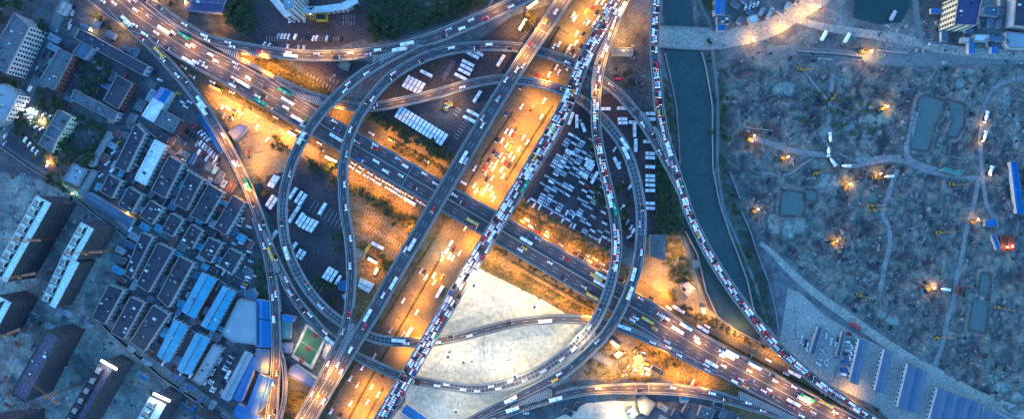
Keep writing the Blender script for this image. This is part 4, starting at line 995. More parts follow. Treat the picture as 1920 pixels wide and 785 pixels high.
# parked cars
def parkrow(x0, y0, x1, y1, pitch, head, where, fill=.8, kind=None, paint=None):
    n = max(1, int(math.hypot(x1-x0, y1-y0)/pitch))
    for i in range(n+1):
        if random.random() > fill: continue
        x = x0+(x1-x0)*i/max(1, n); y = y0+(y1-y0)*i/max(1, n); x += random.uniform(-.5,.5); y += random.uniform(-.5,.5)
        addcar(P(x, y)+Vector((0,0,max(0, gz(x, y))+.1)), R(-head+random.uniform(-4,4)+(180 if random.random() < .5 else 0)), where, 0, kind, paint)
def parkpoly(poly, dirn, bay, pitch, where, fill, head=None):
    cx = sum(p[0] for p in poly)/len(poly); cy = sum(p[1] for p in poly)/len(poly); t = R(dirn); u = (math.cos(t), math.sin(t)); v = (-u[1], u[0])
    for i in range(-12, 13):
        on = .35+random.random()*.8
        for j in range(-60, 61):
            if random.random() > fill*on: continue
            x = cx+u[0]*j*bay+v[0]*i*pitch+random.uniform(-.5,.5); y = cy+u[1]*j*bay+v[1]*i*pitch+random.uniform(-.7,.7)
            if inpoly(x, y, poly): addcar(P(x, y)+Vector((0,0,.1)), R(-(head if head is not None else dirn+90)+random.uniform(-4,4)+(180 if random.random() < .5 else 0)), where, 0, None, random.choice(('white','silver','silver','black','black','silver','silver','white',None)))
W1 = 'the packed car park between the flyovers'
parkpoly([(1062,250),(1110,262),(1130,350),(1140,400),(1148,455),(1120,450),(1000,380),(995,365),(1035,300)], -60, 5.6, 12.5, W1, .85, head=30)
parkrow(990,378,1146,462,6.0,-62,W1+', front row',.85); parkrow(1000,366,1080,408,6.4,-62,W1+', front row',.7)
parkpoly([(1135,255),(1160,275),(1180,320),(1186,390),(1180,430),(1165,410),(1150,330)], -70, 8, 17, 'the car park inside the eastern loop', .3, head=-55)
parkrow(1163,425,1190,455,7,-30,'the car park inside the eastern loop',.8); parkrow(1172,405,1190,440,7,-60,'the car park inside the eastern loop',.7)
parkrow(522,68,640,75,6.5,-68,'the hotel car park front row',.75); parkrow(543,38,571,37,8,-86,'the hotel car park beside the yellow canopy',1,paint='white')
parkrow(486,82,505,86,8,-60,'the hotel car park edge',.8); parkrow(530,88,570,92,10,-80,'the hotel car park edge',.7)
W2 = 'the triangular yard beside the blue roof strip'
parkrow(352,247,412,300,6.2,-62,W2,.9); parkrow(362,262,405,310,5.6,-62,W2,.95); parkrow(374,285,408,312,6,-62,W2,.9); parkrow(365,238,392,262,6.5,-32,W2,.9); parkrow(378,235,396,270,7,-30,W2,.8)
parkrow(335,176,348,200,7,28,'the small yard next to the blue and white shed',.9); parkrow(342,176,356,192,8,28,'the small yard next to the blue and white shed',.8)
W3 = 'the dense yard between the long grey and tan roofs'
parkpoly([(405,668),(430,655),(452,662),(430,718),(410,748),(388,722)], -60, 5.2, 9.5, W3, 1.0, head=28)
W4 = 'the market yard left of the down ramp'
parkpoly([(425,400),(462,395),(476,440),(480,520),(468,560),(452,540),(446,480),(432,450)], -62, 7, 10.5, W4, .62, head=20)
W5 = 'the walled yard beside the villa garden'
parkpoly([(205,258),(235,268),(222,300),(200,345),(176,362),(172,340),(190,305)], -62, 7, 15, W5, .6, head=-40)
W6 = 'the lanes between the market blocks'
for r_ in ((245,330,262,300),(300,300,318,268),(345,300,360,330),(372,310,352,372),(395,372,383,400),(318,436,330,418),(330,425,360,438),(385,440,400,452),(345,505,332,560),(370,500,350,560),(408,540,398,600),(350,470,362,452),(365,500,392,512),(318,600,340,590),(300,578,324,600),(398,600,360,690),(300,600,285,660),(250,560,232,610),(250,420,232,470),(242,470,250,500),(402,505,420,512),(410,498,432,512),(270,470,262,500),(428,560,436,530),(330,690,395,720),(290,670,340,700)):
    parkrow(*r_, 9, random.choice((-60, 28)), W6, .55)
W7 = 'the villa forecourt'
parkrow(55,205,95,218,5.5,-30,W7,1,paint='white'); parkrow(48,215,62,224,5,-20,W7,1,paint='white'); parkrow(55,230,78,242,5,-35,W7,1,paint='white'); parkrow(42,255,90,310,10,-60,'the dark lane below the villa',.8)
parkrow(12,240,8,300,14,-50,'the lane left of the villa',.7); parkrow(70,130,40,220,17,-65,'the tree-lined lane at the far left',.8); parkrow(140,12,124,90,12,-65,'the red-paved lane near the upper left',.75)
parkrow(232,130,250,180,13,-60,'the lane between courtyard and expressway',.6); parkrow(285,130,300,150,10,20,'the pavement corner under the ramp',.6)
W8 = 'the cleared lot by the steel sheds'
parkrow(1588,640,1580,700,7,10,W8,.8); parkrow(1598,640,1588,700,9,70,W8,.6); parkrow(1540,655,1532,690,8,30,W8,.6)
parkrow(1398,15,1420,8,7,-70,'the yard above the dirt bridge',.8)
parkrow(1205,660,1215,700,9,20,'the workers compound',.8); parkrow(1290,708,1305,722,8,-60,'the dirt under the bottom ramp',.8); parkrow(975,775,1010,770,9,0,'the strip below the bottom ramp',.7); parkrow(1155,142,1162,154,5,0,'the gap beside the ramp',.8,kind='van')
parkrow(483,238,502,262,18,-50,'the orange dirt yard',1,paint='white')
cars = [c for c in cars if not (0 and c)]
# cull overlaps
cars2 = []; grid = {}
for c in cars:
    key = (int(c['p'].x//6), int(c['p'].y//6)); ok = True
    for i in (-1,0,1):
        for j in (-1,0,1):
            for q in grid.get((key[0]+i, key[1]+j), ()):
                d = c['p']-q['p']
                if abs(d.z) > 3: continue
                if d.length < 2.0: ok = False; continue
                al = d.x*math.cos(c['a'])+d.y*math.sin(c['a']); la = -d.x*math.sin(c['a'])+d.y*math.cos(c['a'])
                if abs(al) < 4.8 and abs(la) < 1.9: ok = False
    if ok: grid.setdefault(key, []).append(c); cars2.append(c)
def onscr(p): x, y = to_px(p); return -8 < x < 1928 and -8 < y < 793
cars = [c for c in cars2 if onscr(c['p'])]
cars.sort(key=lambda c: (c['p']-Vector((0,0,H))).length-(2 if c['lit'] else 0))
ncar = nvan = 0; rest = MB()
for c in cars:
    q = 'queued' if ('jammed' in c['w'] or 'crowded' in c['w'] or 'junction' in c['w']) else ('driving' if c['lit'] else 'parked')
    if c['k'] == 'car' and ncar < 296:
        o = link('car', CARME[c['k'], c['c'], c['lit']], None, c['p'], c['a'], group='%s cars %s on %s' % (c['c'], q, c['w'])); ncar += 1
        o['label'] = '%s car %s on %s' % (c['c'], q, c['w']); o['category'] = 'car'
    elif c['k'] == 'van' and nvan < 170:
        o = link('van', CARME[c['k'], c['c'], c['lit']], None, c['p'], c['a'], group='%s vans %s on %s' % (c['c'], q, c['w'])); nvan += 1
        o['label'] = '%s van %s on %s' % (c['c'], q, c['w']); o['category'] = 'van'
    else:
        m = CARM[c['k'], c['c'], c['lit']]; ca_, sa_ = math.cos(c['a']), math.sin(c['a']); i = len(rest.v); p = c['p']
        rest.v += [(p.x+v[0]*ca_-v[1]*sa_, p.y+v[0]*sa_+v[1]*ca_, p.z+v[2]) for v in m.v]
        mp = [rest.m(k) for k in m.ms]
        rest.f += [tuple(a+i for a in f) for f in m.f]; rest.mi += [mp[a] for a in m.mi]
rest.build('smaller_cars', kind='stuff', label='remaining small cars parked in yards or driving on the farther roads')
print('cars', len(cars), ncar, nvan, 'buses moving', nbus)
# parked coaches
NE = R(57); ESE = R(-27)
def brow(pts, ang, L, label, group, c='white'):
    for x, y in pts:
        p = P(x, y); p.z = .1
        bus(p, ang+R(random.uniform(-1.5,1.5)), L, c, label, group)
n14 = [(749+(832-749)*i/13.0, 211+(262-211)*i/13.0) for i in range(14)]
brow(n14, NE, 10.4, 'white coach in the long slanted row under the golden island', 'coaches in the long slanted row')
brow([(763+(790-763)*i/4.0, 154+(167-154)*i/4.0) for i in range(5)], NE, 10.4, 'white coach in the short row of five under the inner loop', 'coaches in the row of five')
brow([(895,100),(887,105),(878,120),(875,128),(871,136),(864,145)], ESE, 10.4, 'white coach parked crosswise above the golden island, near the eastern loop', 'coaches parked crosswise')
brow([(800,139)], ESE, 10.4, 'lone white coach below the half-round golden island', None); brow([(939,115)], NE, 10.4, 'lone white coach beside the dark flyover, north of the eastern loop', None)
brow([(895,182)], NE, 10.4, 'lone white coach just below the eastern loop by the dark flyover', None); brow([(887,213),(880,224)], ESE, 10.4, 'white coach of the pair in bays against the dark flyover', 'pair of coaches in bays')
brow([(512,339),(518,341)], NE, 10.4, 'white coach at the dirt yard edge under the western outer loop', 'coaches at the dirt yard edge'); brow([(508,376),(514,381)], NE, 10.4, 'white coach left of the western outer loop, lower row', 'coaches left of the loop')
brow([(551,362),(562,369),(569,374)], NE, 10.4, 'white coach in the upper row of the dark coach park', 'upper row coaches'); brow([(606,391)], NE, 10.4, 'lone white coach in a bay near the inner loop', None); brow([(556,397)], NE, 10.4, 'lone white coach against the joint-grid loop', None)
brow([(550,406),(564,409),(569,414),(576,418),(583,421),(590,424)], NE, 10.4, 'white coach in the middle row of the dark coach park', 'middle row coaches')
brow([(553,461),(562,474),(569,478)], NE, 7.4, 'short white coach beside the joint-grid loop in the dark park', 'short coaches in the dark park'); brow([(614,510),(620,513.5),(627,517),(634,526)], NE, 10.4, 'white coach in the lowest row near the small blue roof', 'lowest row coaches')
brow([(516,439)], R(55), 7.4, 'small grey-white coach squeezed between two ramps', None)
brow([(1218,y) for y in (288,296,313,330,338,347,357,381,390)], R(-2), 7.4, 'white minibus in the column of bays beside the canal flyover thicket', 'column of minibuses')
brow([(1214,266)], 0, 7.4, 'white minibus tucked beside the merging ramp', None); brow([(1219,214),(1219,224)], 0, 7.4, 'white minibus of the pair between ramp and canal flyover', 'pair of minibuses by the canal flyover')
brow([(1135,205)], 0, 7.4, 'white minibus just right of the jammed loop', None); brow([(1165,204)], 0, 7.4, 'white minibus alone above a pair, east of the jammed loop', None); brow([(1166,224),(1167,231)], 0, 7.4, 'white minibus of the pair east of the jammed loop', 'pair east of the jammed loop')
brow([(1187,230)], 0, 7.4, 'white minibus crosswise beside the merging ramp', None); brow([(1189,245)], R(90), 10.4, 'white bus parked lengthwise beside the merging ramp, upper one', None); brow([(1191,273)], R(90), 10.4, 'white bus parked lengthwise beside the merging ramp, lower one', None)
brow([(1070,223)], R(70), 10.4, 'white bus standing by the crowded flyover at the car park top', None); brow([(1081,228)], R(90), 10.4, 'white bus upright in the picture at the car park top', None); brow([(1092,236)], R(110), 10.4, 'pale bus leaning to the other side at the car park top', None)
brow([(1156,306)], R(-62), 10.4, 'lone bus inside the eastern loop', None); brow([(1114,333)], R(62), 10.4, 'bus beside the jammed loop in the packed car park', None); brow([(1068,285)], R(-25), 7.4, 'bus among cars in the upper packed car park', None)
brow([(1094,327)], R(-27), 7.4, 'bus among cars in the middle of the packed car park', None); brow([(1104,301),(1106,307),(1103,313)], R(-27), 7.4, 'bus of the stacked three by the jammed loop', 'stacked three buses')
brow([(980,48)], NE, 10.4, 'orange-lit coach in the bays at the top, nearest the dark flyover', None); brow([(998,11)], R(35), 10.4, 'orange-lit coach near the picture top beside the ramp end', None)
brow([(622,299)], ESE, 10.4, 'white bus driving on the service road below the expressway, between two loops', None); brow([(709,460)], ESE, 10.4, 'white coach alone in the orange car park by the small yard', None); brow([(549,252)], ESE, 7.4, 'white bus on the service road beside the round tree clump', None)
brow([(430,700)], R(62), 7.4, 'small bus in the dense yard between roofs', None)
# site trucks and mixers
TR = [(1554,258,88,1,'white'),(1551,285,-85,1,'white'),(1559,304,-50,1,'white'),(1584,311,0,1,'white'),(1664,331,5,1,'white'),(1846,218,70,1,'white'),(1843,255,70,1,'white'),(1853,320,60,1,'white'),(1768,541,-8,1,'white'),
      (1603,610,-28,0,'red'),(1672,30,60,0,'silver'),(700,488,-30,0,'white'),(708,505,60,0,'silver'),(690,466,60,0,'yellow'),(1543,68,60,0,'white'),(1586,72,60,0,'white')]
TL = ['mixer truck on the site track, topmost of the four at the track fork','mixer truck at the bend of the track fork, second from the top','mixer truck slanting down at the track fork','mixer truck lying crosswise at the right end of the fork queue',
 'mixer truck beside a work light at the head of the long track','mixer truck on the right-hand curved track, upper one','mixer truck on the right-hand curved track, middle one','mixer truck on the right-hand curved track, lower one','mixer truck pointing at the lower work light beside the long track',
 'red lorry on the dirt road above the steel sheds','grey lorry on the ground beside the dark pond','white lorry in the small yellow-roofed yard','grey lorry parked below the white one in the yard','yellow lorry by the yellow-roofed yard','white lorry on the dirt road right of the lit junction','white lorry farther along the dirt road']
for (x, y, a, dr, c), lb in zip(TR, TL):
    p = P(x, y); p.z = max(gz(x, y), 0)+.15; truck(p, R(a), lb, None, bool(dr), c, c)

# ------------------------------------------------------------------ lamps
EXPO = 4.0
K0 = 1.0/2**(EXPO)
def lamp_meshes():
    po = MB(); po.tube((0,0,0),(0,0,10),.14,.08,'metal',8); ar = MB(); ar.tube((0,0,9.9),(2.0,0,10.5),.07,.05,'metal',6); hd = MB(); hd.box((2.3,0,10.45),(.9,.35,.16),'metal'); gl = MB(); gl.box((2.3,0,10.34),(.7,.28,.06),'lamp')
    return po.mesh('pole'), ar.mesh('arm'), hd.mesh('lamp_head'), gl.mesh('glowing_lens')
LPO, LAR, LHD, LGL = lamp_meshes()
LDATA = {}
def light_data(power, colr, rad=.35):
    k = (power, colr)
    if k not in LDATA:
        spot = rad < .4
        d = bpy.data.lights.new('lamp_light', 'SPOT' if spot else 'POINT'); d.energy = power*K0*(2.0 if spot else 1.5)
        if spot: d.spot_size = R(150); d.spot_blend = 1.0
        d.color = colr; d.shadow_soft_size = rad; LDATA[k] = d
    return LDATA[k]
OR = (1,.36,.02); OR2 = (1,.43,.05); WM = (1,.66,.30); WH = (1,.95,.88); GRN = (.55,1,.75)
nl = 0
def street_lamp(x, y, z, ang, label, group, power=26000, colr=OR, h=1.0):
    global nl
    if z == 0: h *= 1.3; power *= 1.35
    p = P(x, y, z); p.z = z if z > 0 else max(gz(x, y), 0)
    if covered(Vector((p.x, p.y, p.z+8.5)), 1.0) : return
    if z == 0 and near_deck(p, 1.0): return
    t = empty('street_lamp', p, ang, group=group); t['label'] = label; t['category'] = 'street lamp'; t.scale = (1,1,h)
    link('pole', LPO, t); link('arm', LAR, t); q = link('lamp_head', LHD, t); link('lens', LGL, q)
    l = link('lamp_light', light_data(power, colr), t, (2.3, 0, 10.0)); nl += 1
def lamps_on(rows, off, spacing, x0, x1, z, label, group, power=26000, colr=OR, side=1, h=1.0):
    cv = Curve([(r[0], r[1], z, 1) for r in rows], 3.0) if not isinstance(rows, Curve) else rows
    s = spacing*.4
    while s < cv.L:
        p, a, _, _ = cv.at(s, off); x, y = to_px(p)
        if x0 <= x <= x1 and -20 < y < 805: 
            street_lamp(x, y, p.z if z else 0, a+side*math.pi/2, label, group, power, colr, h)
        s += spacing
S2 = [r[:2] for r in street]
PW = 30000
for o, lb in ((-19,'tall orange street lamp along the right side of the wide street'),(18,'tall orange street lamp along the left side of the wide street'),(0,'tall orange street lamp on the centre line of the wide street')):
    cv = Curve([(r[0], r[1], 0, 1) for r in street], 3.0); s = 6
    while s < cv.L:
        p, a, _, _ = cv.at(s, o); x, y = to_px(p)
        if -20 < y < 805 and not (405 < y < 440): street_lamp(x, y, 0, a+math.pi/2*(-1 if o > 0 else 1), lb, lb.replace('lamp','lamps'), PW*1.0*random.uniform(.99,1.01) if 0 else PW, OR2 if y < 120 else OR)
        s += 20
lamps_on(offrows(arows,-31.5,1), 0, 21, 400, 1680, 0, 'orange street lamp between expressway and upper service road', 'lamps along the upper service road', 17000, OR, 1)
lamps_on(offrows(arows,47,1,300,1200), 0, 21, 330, 1170, 0, 'orange street lamp beside the lower service road', 'lamps along the lower service road', 17000, OR, -1)
lamps_on(offrows(arows,-50,1,1200,1700), 0, 34, 1200, 1660, 0, 'orange street lamp on the outer edge of the service road, lower right', 'outer lamps lower right', 11000, OR2, 1)
lamps_on(offrows(arows,0,1), 0, 24, 180, 560, 8, 'lamp on the expressway median at the upper left', 'median lamps upper left', 13500, (1,.42,.09))
lamps_on(offrows(arows,0,1), 0, 24, 1250, 1680, 8, 'lamp on the expressway median at the lower right', 'median lamps lower right', 14500, (1,.42,.09))
def few(pts, z, label, group, power, colr, ang=0.0, h=1.0):
    for x, y in pts: street_lamp(x, y, z, ang, label, group, power, colr, h)
few([(1046,-12),(1008,50),(975,100)], 16, 'lamp on the lit upper end of the dark straight flyover', 'lamps on the flyover top', 22000, OR2, R(-30))
few([(618,700),(590,745),(560,790)], 16, 'lamp on the lit lower end of the dark straight flyover', 'lamps on the flyover foot', 22000, OR2, R(-30))
few([(1180,12),(1160,60),(1142,112),(1130,170)], 16, 'lamp on the outer wall of the jammed loop near its split', 'lamps at the split', 14000, OR2, R(180))
few([(560,91),(610,93),(660,92)], 12, 'lamp on the tan wall of the top ramp', 'lamps on the top ramp', 13000, OR2, R(-90))
few([(930,10)], 16, 'lamp on the right end of the top ramp', None, 9000, OR2, R(-90))
few([(432,262),(455,315),(474,358)], 8, 'lamp on the ramp wall beside the orange dirt yard', 'lamps by the dirt yard wall', 18000, OR, R(200))
few([(500,690),(496,735),(490,780)], 6, 'lamp on the left wall of the down ramp foot', 'lamps at the down ramp foot', 22000, OR, R(0))
few([(1130,716),(1180,713),(1230,714),(1285,718)], 10, 'lamp on the upper wall of the bottom ramp', 'lamps on the bottom ramp', 20000, OR2, R(-90))
few([(800,165),(850,153),(745,180)], 8, 'lamp on the upper wall of the eastern loop near the golden island', 'lamps near the golden island', 7000, OR2, R(-90))
few([(640,230),(665,176)], 0, 'lamp on the ground between the two western loops', 'lamps between loops', 12000, OR)
few([(470,215),(500,285),(440,205),(530,255),(475,310),(425,190),(555,285),(490,250)], 0, 'lamp standing on the orange dirt yard', 'lamps on the dirt yard', 11000, OR2)
few([(565,140),(590,150),(530,128),(497,112)], 0, 'lamp on the verge among golden hedges below the top ramp', 'verge lamps', 12000, OR)
few([(690,420),(735,455),(700,500),(765,425),(668,492)], 0, 'lamp in the orange car park between inner loop and dark flyover', 'orange car park lamps', 13000, OR)
few([(843,193),(812,122),(690,60) if 0 else (838,190)], 0, 'lamp at a golden island in the coach park', 'island lamps', 4500, OR2)
few([(985,35),(955,55),(1010,20),(970,90)], 0, 'lamp in the bus bays at the top beside the dark flyover', 'top bay lamps', 9000, OR2)
few([(1225,505),(1262,470),(1290,540),(1325,590),(1240,540),(1375,625),(1205,478)], 0, 'lamp on the tan yard by the grey shed and canal', 'tan yard lamps', 10500, OR2)
few([(1150,655),(1190,690),(1230,660),(1135,700),(1260,705),(1310,715),(1350,728),(1180,665)], 0, 'lamp in the workers compound above the bottom ramp', 'compound lamps', 20000, OR)
few([(1160,70),(1190,50),(1165,88)], 0, 'lamp by the hut between the flyovers at the top', 'hut lamps', 7000, OR2)
few([(600,730),(560,760),(548,715)], 0, 'lamp on the weedy ground beside the sports court', 'weedy ground lamps', 12000, OR)
few([(560,640),(600,690),(615,655)], 0, 'lamp beside the sports court', 'court lamps', 5000, WM)
few([(180,30),(230,60),(350,12),(300,2),(410,45)], 0, 'lamp on the pavement beside the upper left expressway', 'upper left pavement lamps', 9000, OR2)
few([(400,320),(425,345),(330,280)], 0, 'dim lamp in the triangular yard', 'triangular yard lamps', 3500, OR2)
few([(1190,760),(1150,775)], 0, 'lamp on the sand strip below the bottom ramp', 'sand strip lamps', 9000, WM)
# warm white masts added to brighten the sand lot; the beacons reuse the function
def high_mast(x, y, label, power, colr, h=28, group=None, lens='lampw'):
    global nl
    p = P(x, y); p.z = .05
    t = empty('high_mast_light', p, group=group); t['label'] = label; t['category'] = 'floodlight mast'
    m = MB(); m.tube((0,0,0),(0,0,h),.32,.14,'metal',10); m.build('pole', t)
    m = MB(); m.tube((0,0,h),(0,0,h+.5),1.3,1.3,'metal',16); r = m.build('lamp_ring', t)
    m = MB()
    for k in range(6): a = k*math.pi/3; m.box((math.cos(a)*1.1, math.sin(a)*1.1, h-.15),(.5,.5,.2),lens)
    m.build('lamp_head', t)
    link('lamp_light', light_data(power, colr, 1.2), t, (0,0,h-1.5)); nl += 1
SPW = 40000
high_mast(892,528,'floodlight mast added to brighten the upper sand lot near the crowded flyover', SPW, WM, 26); high_mast(1000,566,'floodlight mast added to brighten the upper sand lot toward its tip', SPW, WM, 26)
high_mast(846,655,'floodlight mast added to brighten the lower sand lot, left', SPW*.8, (1,.74,.42), 26); high_mast(965,690,'floodlight mast added to brighten the lower sand lot, middle', SPW*.8, (1,.74,.42), 26); high_mast(860,752,'floodlight mast added to brighten the sand below the joint-grid arc', SPW*.35, (1,.74,.42), 26)
high_mast(1078,622,'floodlight mast added to brighten the lower sand lot, right tip', SPW*.45, (1,.72,.38), 22)
high_mast(829,474,'beacon mast with green-white glow at the head of the long median', 6000, GRN, 12)
high_mast(840,203,'white beacon on the golden island in the coach park', 6000, WH, 12)
# work lights on the site
def work_light(x, y, label, power, colr=OR2, group=None, h=6.0):
    global nl
    big = 'dirt road' in label or 'bridge road' in label or 'trench' in label
    villa = 'villa' in label
    power *= .9 if big else (1.5 if villa else .42); h *= 1.3 if big else .8
    p = P(x, y); p.z = gz(x, y)
    t = empty('work_light', p, random.random()*6, group=group); t['label'] = label; t['category'] = 'work light'
    m = MB(); m.tube((0,0,0),(0,0,h),.1,.07,'metal',6); m.build('pole', t)
    m = MB()
    for a in (0,2.1,4.2): m.tube((0,0,.9),(math.cos(a)*1.2, math.sin(a)*1.2, 0),.05,.05,'metal',5)
    m.build('stand', t)
    m = MB(); m.box((.5,0,h),(.7,1.4,.5),'lampw' if colr in (WH,) else 'lamp'); m.build('lamp_head', t)
    link('lamp_light', light_data(power, colr, .5), t, (.5,0,h-.7)); nl += 1
for x, y, pw, lb in ((1657,201,9000,'orange work light left of the big walled pond'),(1410,256,4500,'orange work light near the site edge, upper of the close pair'),(1406,266,2500,'orange work light near the site edge, lower of the close pair'),(1472,294,4500,'orange work light beside the western end of the track fork'),
  (1589,346,11000,'brightest orange work light, below the fork queue'),(1647,327,7500,'orange work light beside a mixer truck'),(1418,391,3500,'orange work light by the belt of site edge trees'),(1565,450,7000,'lone orange work light in the middle of the lower site'),
  (1623,101,11000,'orange work light on the trench along the upper road'),(1463,54,13000,'orange work light at the fork of the dirt bridge road'),(1528,17,9000,'orange work light on the rising dirt road at the top'),(1405,76,8000,'orange work light on the dirt road by the bridge'),
  (1827,410,4000,'yellow work light right of the long track'),(1744,537,7000,'orange work light at the nose of the lower mixer truck'),(1879,461,1800,'pale work light on the red containers, left one'),(1890,461,1800,'pale work light on the red containers, right one'),(1838,230,2500,'work light beside the upper mixer truck'),(1835,264,2500,'work light beside the middle mixer truck'),(1848,328,2500,'work light beside the lower mixer truck'),(1500,30,8000,'orange work light half way up the dirt road')):
    work_light(x, y, lb, pw, OR2)
for x, y, pw, cc_, lb in ((137,226,4500,WM,'round warm light at the villa top corner'),(132,239,6000,WM,'warm light on the villa terrace, second'),(121,252,6500,WM,'warm light on the villa terrace, middle'),(117,268,6500,WM,'warm light on the villa terrace, lower'),(111,276,4000,WM,'warm light at the villa lower corner'),(95,305,3000,OR,'small orange light in the dark lane below the villa'),
   (116,349,2200,GRN,'greenish lamp in the dark lane, upper'),(141,364,2200,GRN,'greenish lamp in the dark lane, lower'),(160,322,1800,WM,'small warm light at the corner of the small pale roof'),(233,343,1800,WM,'small warm light at the market block corner'),(80,226,3500,WM,'lamp in the villa forecourt circle'),(60,212,2500,WH,'pale lamp at the villa forecourt entry'),
   (178,59,2500,WM,'small lamp on the long dark roof edge'),(246,398,2500,OR2,'reddish lamp at the end of the blue roof strip'),(1895,50,2500,WM,'yellow lamp in the dark yard at the upper right'),(585,30,5000,(1,.8,.15),'yellow light in front of the hotel canopy')):
    work_light(x, y, lb, pw, cc_, h=4.5)
print('lamps', nl)
# ------------------------------------------------------------------ buildings
WINM = None
def unit_window():
    m = MB(); m.box((0,0,0),(1.5,.12,1.5),'glass'); m.box((0,.04,-.82),(1.7,.3,.12),'concrete'); return m.mesh('window')
UW = unit_window()
def bld(px, h, roof='roofdark', wall='wallpale', style='flat', label='', name='building', cat='building', group=None, win=True, units=2, win_w=3.2, base=0.0, rim='concrete', cores=0, maxwin=60, wscale=1.0):
    if len(px) == 3: px = list(px)+[(px[0][0]+px[2][0]-px[1][0], px[0][1]+px[2][1]-px[1][1])]
    c = [P(x, y, h) for x, y in px]
    A = sum(c[i].x*c[(i+1)%len(c)].y-c[(i+1)%len(c)].x*c[i].y for i in range(len(c)))
    if A < 0: c = c[::-1]
    n = len(c); ctr = sum((Vector((p.x, p.y, 0)) for p in c), Vector())/n
    t = empty(name, (ctr.x, ctr.y, base), group=group); t['label'] = label; t['category'] = cat
    L = [Vector((p.x-ctr.x, p.y-ctr.y, 0)) for p in c]
    m = MB(); m.prism([(p.x, p.y) for p in L], 0, h-.02, wall); m.build('wall', t)
    if wall == 'netting':
        k_ = MB()
        for zz in range(3, int(h), 3):
            for i in range(n):
                a_, b_ = L[i], L[(i+1)%n]; d_ = b_-a_; nn_ = Vector((d_.y, -d_.x, 0)).normalized()*.25; q_ = (a_+b_)/2+nn_; k_.box((q_.x, q_.y, zz),(d_.length,.5,.22),'formwork', rz=math.atan2(d_.y, d_.x))
        k_.build('scaffold_lattice', t)
    m = MB()
    if style == 'gable' and n == 4:
        e0 = (L[1]-L[0]).length; e1 = (L[2]-L[1]).length
        a, b, c_, d = (L if e0 < e1 else [L[1], L[2], L[3], L[0]])    # a-b and c-d are the short ends
        out = 1.04; a, b, c_, d = [q*out for q in (a, b, c_, d)]
        r0 = (a+b)/2; r1 = (c_+d)/2; rise = min(3.0, (a-b).length*.14); up = Vector((0,0,1))
        T = lambda q, z: (q.x, q.y, z)
        m.face([T(b,h),T(c_,h),T(r1,h+rise),T(r0,h+rise)], roof); m.face([T(d,h),T(a,h),T(r0,h+rise),T(r1,h+rise)], roof)
        m.face([T(a,h),T(b,h),T(r0,h+rise)], wall); m.face([T(c_,h),T(d,h),T(r1,h+rise)], wall)
        rf = m.build('roof', t)
        m = MB(); m.box(((r0.x+r1.x)/2,(r0.y+r1.y)/2,h+rise+.06),((r1-r0).length*.96,.5,.14),'dark' if roof in ('roofsky',) else 'metal', rz=math.atan2((r1-r0).y,(r1-r0).x)); m.build('ridge_cap', rf)
    else:
        m.face([(p.x, p.y, h+.15) for p in L], roof)
        for i in range(n):
            a, b = L[i], L[(i+1)%n]; m.face([(a.x,a.y,h-.02),(b.x,b.y,h-.02),(b.x,b.y,h+.15),(a.x,a.y,h+.15)], roof)
        rf = m.build('roof', t)
        m = MB()
        for i in range(n):
            a, b = L[i], L[(i+1)%n]; d = b-a; m.box(((a.x+b.x)/2,(a.y+b.y)/2,h+.5),(d.length+.3,.42,.9),rim, rz=math.atan2(d.y,d.x))
        m.build('parapet', rf)
    e0 = (L[1]-L[0]); e1 = (L[-1]-L[0])
    if units:
        for i in range(units):
            u, v = random.uniform(.15,.85), random.uniform(.15,.85); q = L[0]+e0*u+e1*v; m = MB()
            s = random.uniform(.5,1.7); m.box((q.x,q.y,h+.16+.5+ (1.2 if style=='gable' else 0)),(s*1.5,s,1.0+(.8 if style=='gable' else 0)),random.choice(('metal','roofwhite','dark','concrete')), rz=math.atan2(e0.y,e0.x)); m.build('roof_unit', rf)
    if cores:
        lo, sh = (e0, e1) if e0.length > e1.length else (e1, e0)
        # stair cores along the side away from the middle of the picture
        cen = Vector((-ctr.x, -ctr.y, 0)); s0 = L[0] if (sh.dot(cen) > 0) else L[0]+sh; dirn = sh if sh.dot(cen) > 0 else -sh
        for i in range(cores):
            q = s0+lo*((i+.5)/cores)+dirn*.3; a = math.atan2(lo.y, lo.x)
            m = MB(); m.box((q.x,q.y,h+1.7),(lo.length/cores*.42,sh.length*.26,3.0),roof, rz=a); m.box((q.x,q.y,h+3.28),(lo.length/cores*.46,sh.length*.30,.16),'concrete',rz=a); k = m.build('stair_core', t)
            m = MB(); q2 = q+dirn.normalized()*(sh.length*.19); m.box((q2.x,q2.y,h+1.1),(lo.length/cores*.6,.25,1.8),'dark', rz=a); m.build('core_shadow_strip', t)  # dark box standing in for the shadow line beside each stair core
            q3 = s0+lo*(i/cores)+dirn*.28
            m = MB(); m.box((q3.x,q3.y,h+.7),(.3,sh.length*.5,1.1),'dark', rz=a); m.build('party_wall', t)  # dark box standing in for a shadow line across the roof
        m = MB(); q = s0+lo*.5+dirn*.56; m.box((q.x,q.y,h+.45),(lo.length*.96,.3,.7),'dark', rz=math.atan2(lo.y, lo.x)); m.build('long_shadow_strip', t)  # dark strip standing in for the shadow line along the roof
    if win:
        cnt = 0; floors = max(1, int(h/3.1))
        for i in range(n):
            a, b = L[i], L[(i+1)%n]; d = b-a; nr = Vector((d.y, -d.x, 0)).normalized()
            if nr.dot(Vector((-ctr.x, -ctr.y, 0)).normalized()) < .15: continue
            k = max(1, int(d.length/win_w)); ang = math.atan2(d.y, d.x)
            for f in range(floors):
                for j in range(k):
                    if cnt >= maxwin: break
                    q = a+d*((j+.5)/k)+nr*.05
                    w = link('window', UW, t, (q.x, q.y, 1.9+f*3.1), ang+math.pi)
                    if wscale != 1: w.scale = (wscale, 1, wscale)
                    cnt += 1
    return t
b = bld
b([(28,25),(56,50),(12,138),(-22,113)], 20, 'roofgrey','wallpale', label='grey office block with a dense grid of windows at the upper left corner', win_w=3.4, maxwin=96, units=6, wscale=1.15)
